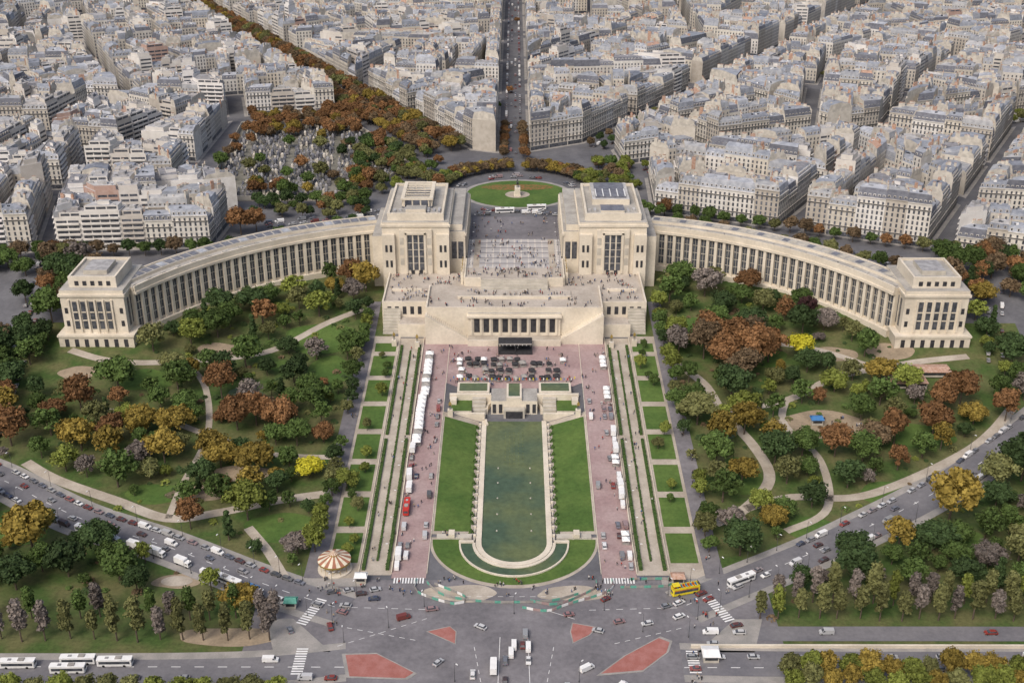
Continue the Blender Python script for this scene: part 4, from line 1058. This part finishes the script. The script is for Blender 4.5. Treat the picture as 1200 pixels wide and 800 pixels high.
for k in range(36):
    x=-30+k*1.7;y=519.4;z=T(x,y);b.box(x-.03,x+.03,y-.03,y+.03,z,z+3.4,m_pave);b.poly([(x,y,z+3.3),(x+.5,y-.1,z+3.3),(x+.5,y-.1,z+2.),(x,y,z+2.)],(m_blue,m_redp,m_white,m_yel)[k%4])
b.add('banner_row')
b=B();z=9.1
b.box(-8,9,544,551,z,z+1.2,m_black)
for x in(-8,0.5,9):
    for y in(544,551):b.box(x-.2,x+.2,y-.2,y+.2,z,z+6,m_black)
for y in(544,551):b.box(-8,9,y-.25,y+.25,z+5.6,z+6.2,m_pave)
b.box(-8,9,544.2,550.8,z+6.2,z+6.5,m_black);b.box(-7,8,550.6,550.9,z+1.2,z+5.6,m_black)
for k in range(7):b.box(-6+k*2,-5.6+k*2,543.8,544.1,z+5.1,z+5.6,m_white)
b.add('concert_stage')
def carousel(x,y):
    b=B();b.cyl(0,0,0,.5,6.6,6.6,m_stone,24);n=24;r=6.4
    cr=M('canopy_cream',(.7,.64,.5));cb=M('canopy_brown',(.36,.16,.10))
    for j in range(n):
        a=2*pi*j/n;c=2*pi*(j+1)/n;m=cr if j%2 else cb
        b.poly([(r*cos(a),r*sin(a),4.6),(r*cos(c),r*sin(c),4.6),(1.8*cos(c),1.8*sin(c),6.6),(1.8*cos(a),1.8*sin(a),6.6)],m)
        b.poly([(r*cos(a),r*sin(a),4.6),(r*cos(c),r*sin(c),4.6),(r*cos(c),r*sin(c),3.9),(r*cos(a),r*sin(a),3.9)],m_gold)
        b.poly([(1.8*cos(a),1.8*sin(a),7.1),(1.8*cos(c),1.8*sin(c),7.1),(0,0,8.5)],m)
        if j%2==0:
            b.cyl(5.6*cos(a),5.6*sin(a),.5,4.6,.07,.07,m_gold,6)
            hx,hy=4.4*cos(a),4.4*sin(a);b.cyl(hx,hy,.5,4.8,.05,.05,m_gold,5)
            t=(-sin(a),cos(a));b.tube((hx-t[0]*.5,hy-t[1]*.5,1.6),(hx+t[0]*.5,hy+t[1]*.5,1.6),.25,.22,m_white);b.tube((hx+t[0]*.45,hy+t[1]*.45,1.7),(hx+t[0]*.8,hy+t[1]*.8,2.3),.14,.1,m_white)
    b.cyl(0,0,.5,6.6,1.5,1.8,m_stone2,12);b.cyl(0,0,6.6,7.1,1.8,1.8,m_gold,16)
    o=b.add('carousel');o.location=(x,y,.15)
carousel(-69,375)
def kiosk(x,y,m,w=3,d=2.5):
    b=B();b.box(-w,w,-d,d,0,2.8,m_stone2);b.box(-w-.5,w+.5,-d-.6,d+.4,2.8,3.0,m);b.box(-w+.4,w-.4,-d-.03,-d,1.1,2.3,m_dark);b.poly([(-w-.5,-d-.6,3),(w+.5,-d-.6,3),(w,0,3.9),(-w,0,3.9)],m);b.poly([(-w-.5,d+.4,3),(w+.5,d+.4,3),(w,0,3.9),(-w,0,3.9)],m)
    o=b.add('kiosk');o.location=(x,y,T(x,y)+.1)
kiosk(68,324,m_white,2.6,2.6);kiosk(62,367,m_pot,2.2,1.8);kiosk(-58,367,m_white,2,1.5);kiosk(-82,352,m_green,2,1.6);kiosk(140,480,m_blue,2.5,2);kiosk(190,512,m_pot,9,5);kiosk(205,520,m_pot,8,4)
b=B();b.cyl(0,0,0,8,.1,.06,m_iron,8);b.cyl(0,0,0,.7,.22,.15,m_iron,8);b.tube((0,0,7.9),(1.3,0,8.3),.05,.04,m_iron);b.box(.9,1.8,-.15,.15,8.2,8.38,m_white);lamp=b.mesh('street_lamp')
for s in(-1,1):
    for y in range(380,560,18):inst('street_lamp',lamp,(s*47.8,y,T(s*47.8,y)),pi/2-s*pi/2)
    for P in (LP,RPp):
        C=smooth(P,24);Nn=normals(C)
        for (x,y),(nx,ny) in zip(C,Nn):
            inst('street_lamp',lamp,(x+s*nx*8.5,y+s*ny*8.5,T(x,y)+.1),atan2(-s*ny,-s*nx))
    for y in range(600,690,15):inst('street_lamp',lamp,(s*25,y,30.1),pi/2+s*pi/2)
for x,y in((-33,352),(33,350),(-45,340),(46,338),(-20,312),(22,312),(-60,332),(62,335),(0,348)):inst('street_lamp',lamp,(x,y,.05),R.uniform(0,6))
# ------------------------------------------------------------------ world, sun, camera
el,az=radians(50),radians(212)
w=bpy.data.worlds.new('World');S.world=w;w.use_nodes=True;N=w.node_tree.nodes;L=w.node_tree.links
sk=N.new('ShaderNodeTexSky');sk.sky_type='NISHITA';sk.sun_disc=False;sk.sun_elevation=el;sk.sun_rotation=az;sk.air_density=1.;sk.dust_density=6;sk.ozone_density=1
L.new(sk.outputs[0],N['Background'].inputs[0]);N['Background'].inputs[1].default_value=.15
ld=bpy.data.lights.new('sun','SUN');ld.energy=1.35;ld.angle=radians(24);ld.color=(1,.97,.93);lo=bpy.data.objects.new('sun',ld);COL.objects.link(lo)
from mathutils import Vector
dv=Vector((sin(az)*cos(el),cos(az)*cos(el),sin(el)));lo.rotation_euler=dv.to_track_quat('Z','Y').to_euler();lo.location=(0,0,500)
cd=bpy.data.cameras.new('camera');cd.sensor_width=36;cd.lens=41.7;cd.clip_start=1;cd.clip_end=20000
co=bpy.data.objects.new('camera',cd);COL.objects.link(co);co.location=(0,0,276);co.rotation_euler=(radians(90-25.5),0,radians(.12));S.camera=co
S.view_settings.view_transform='Standard';S.view_settings.look='None';S.view_settings.exposure=0
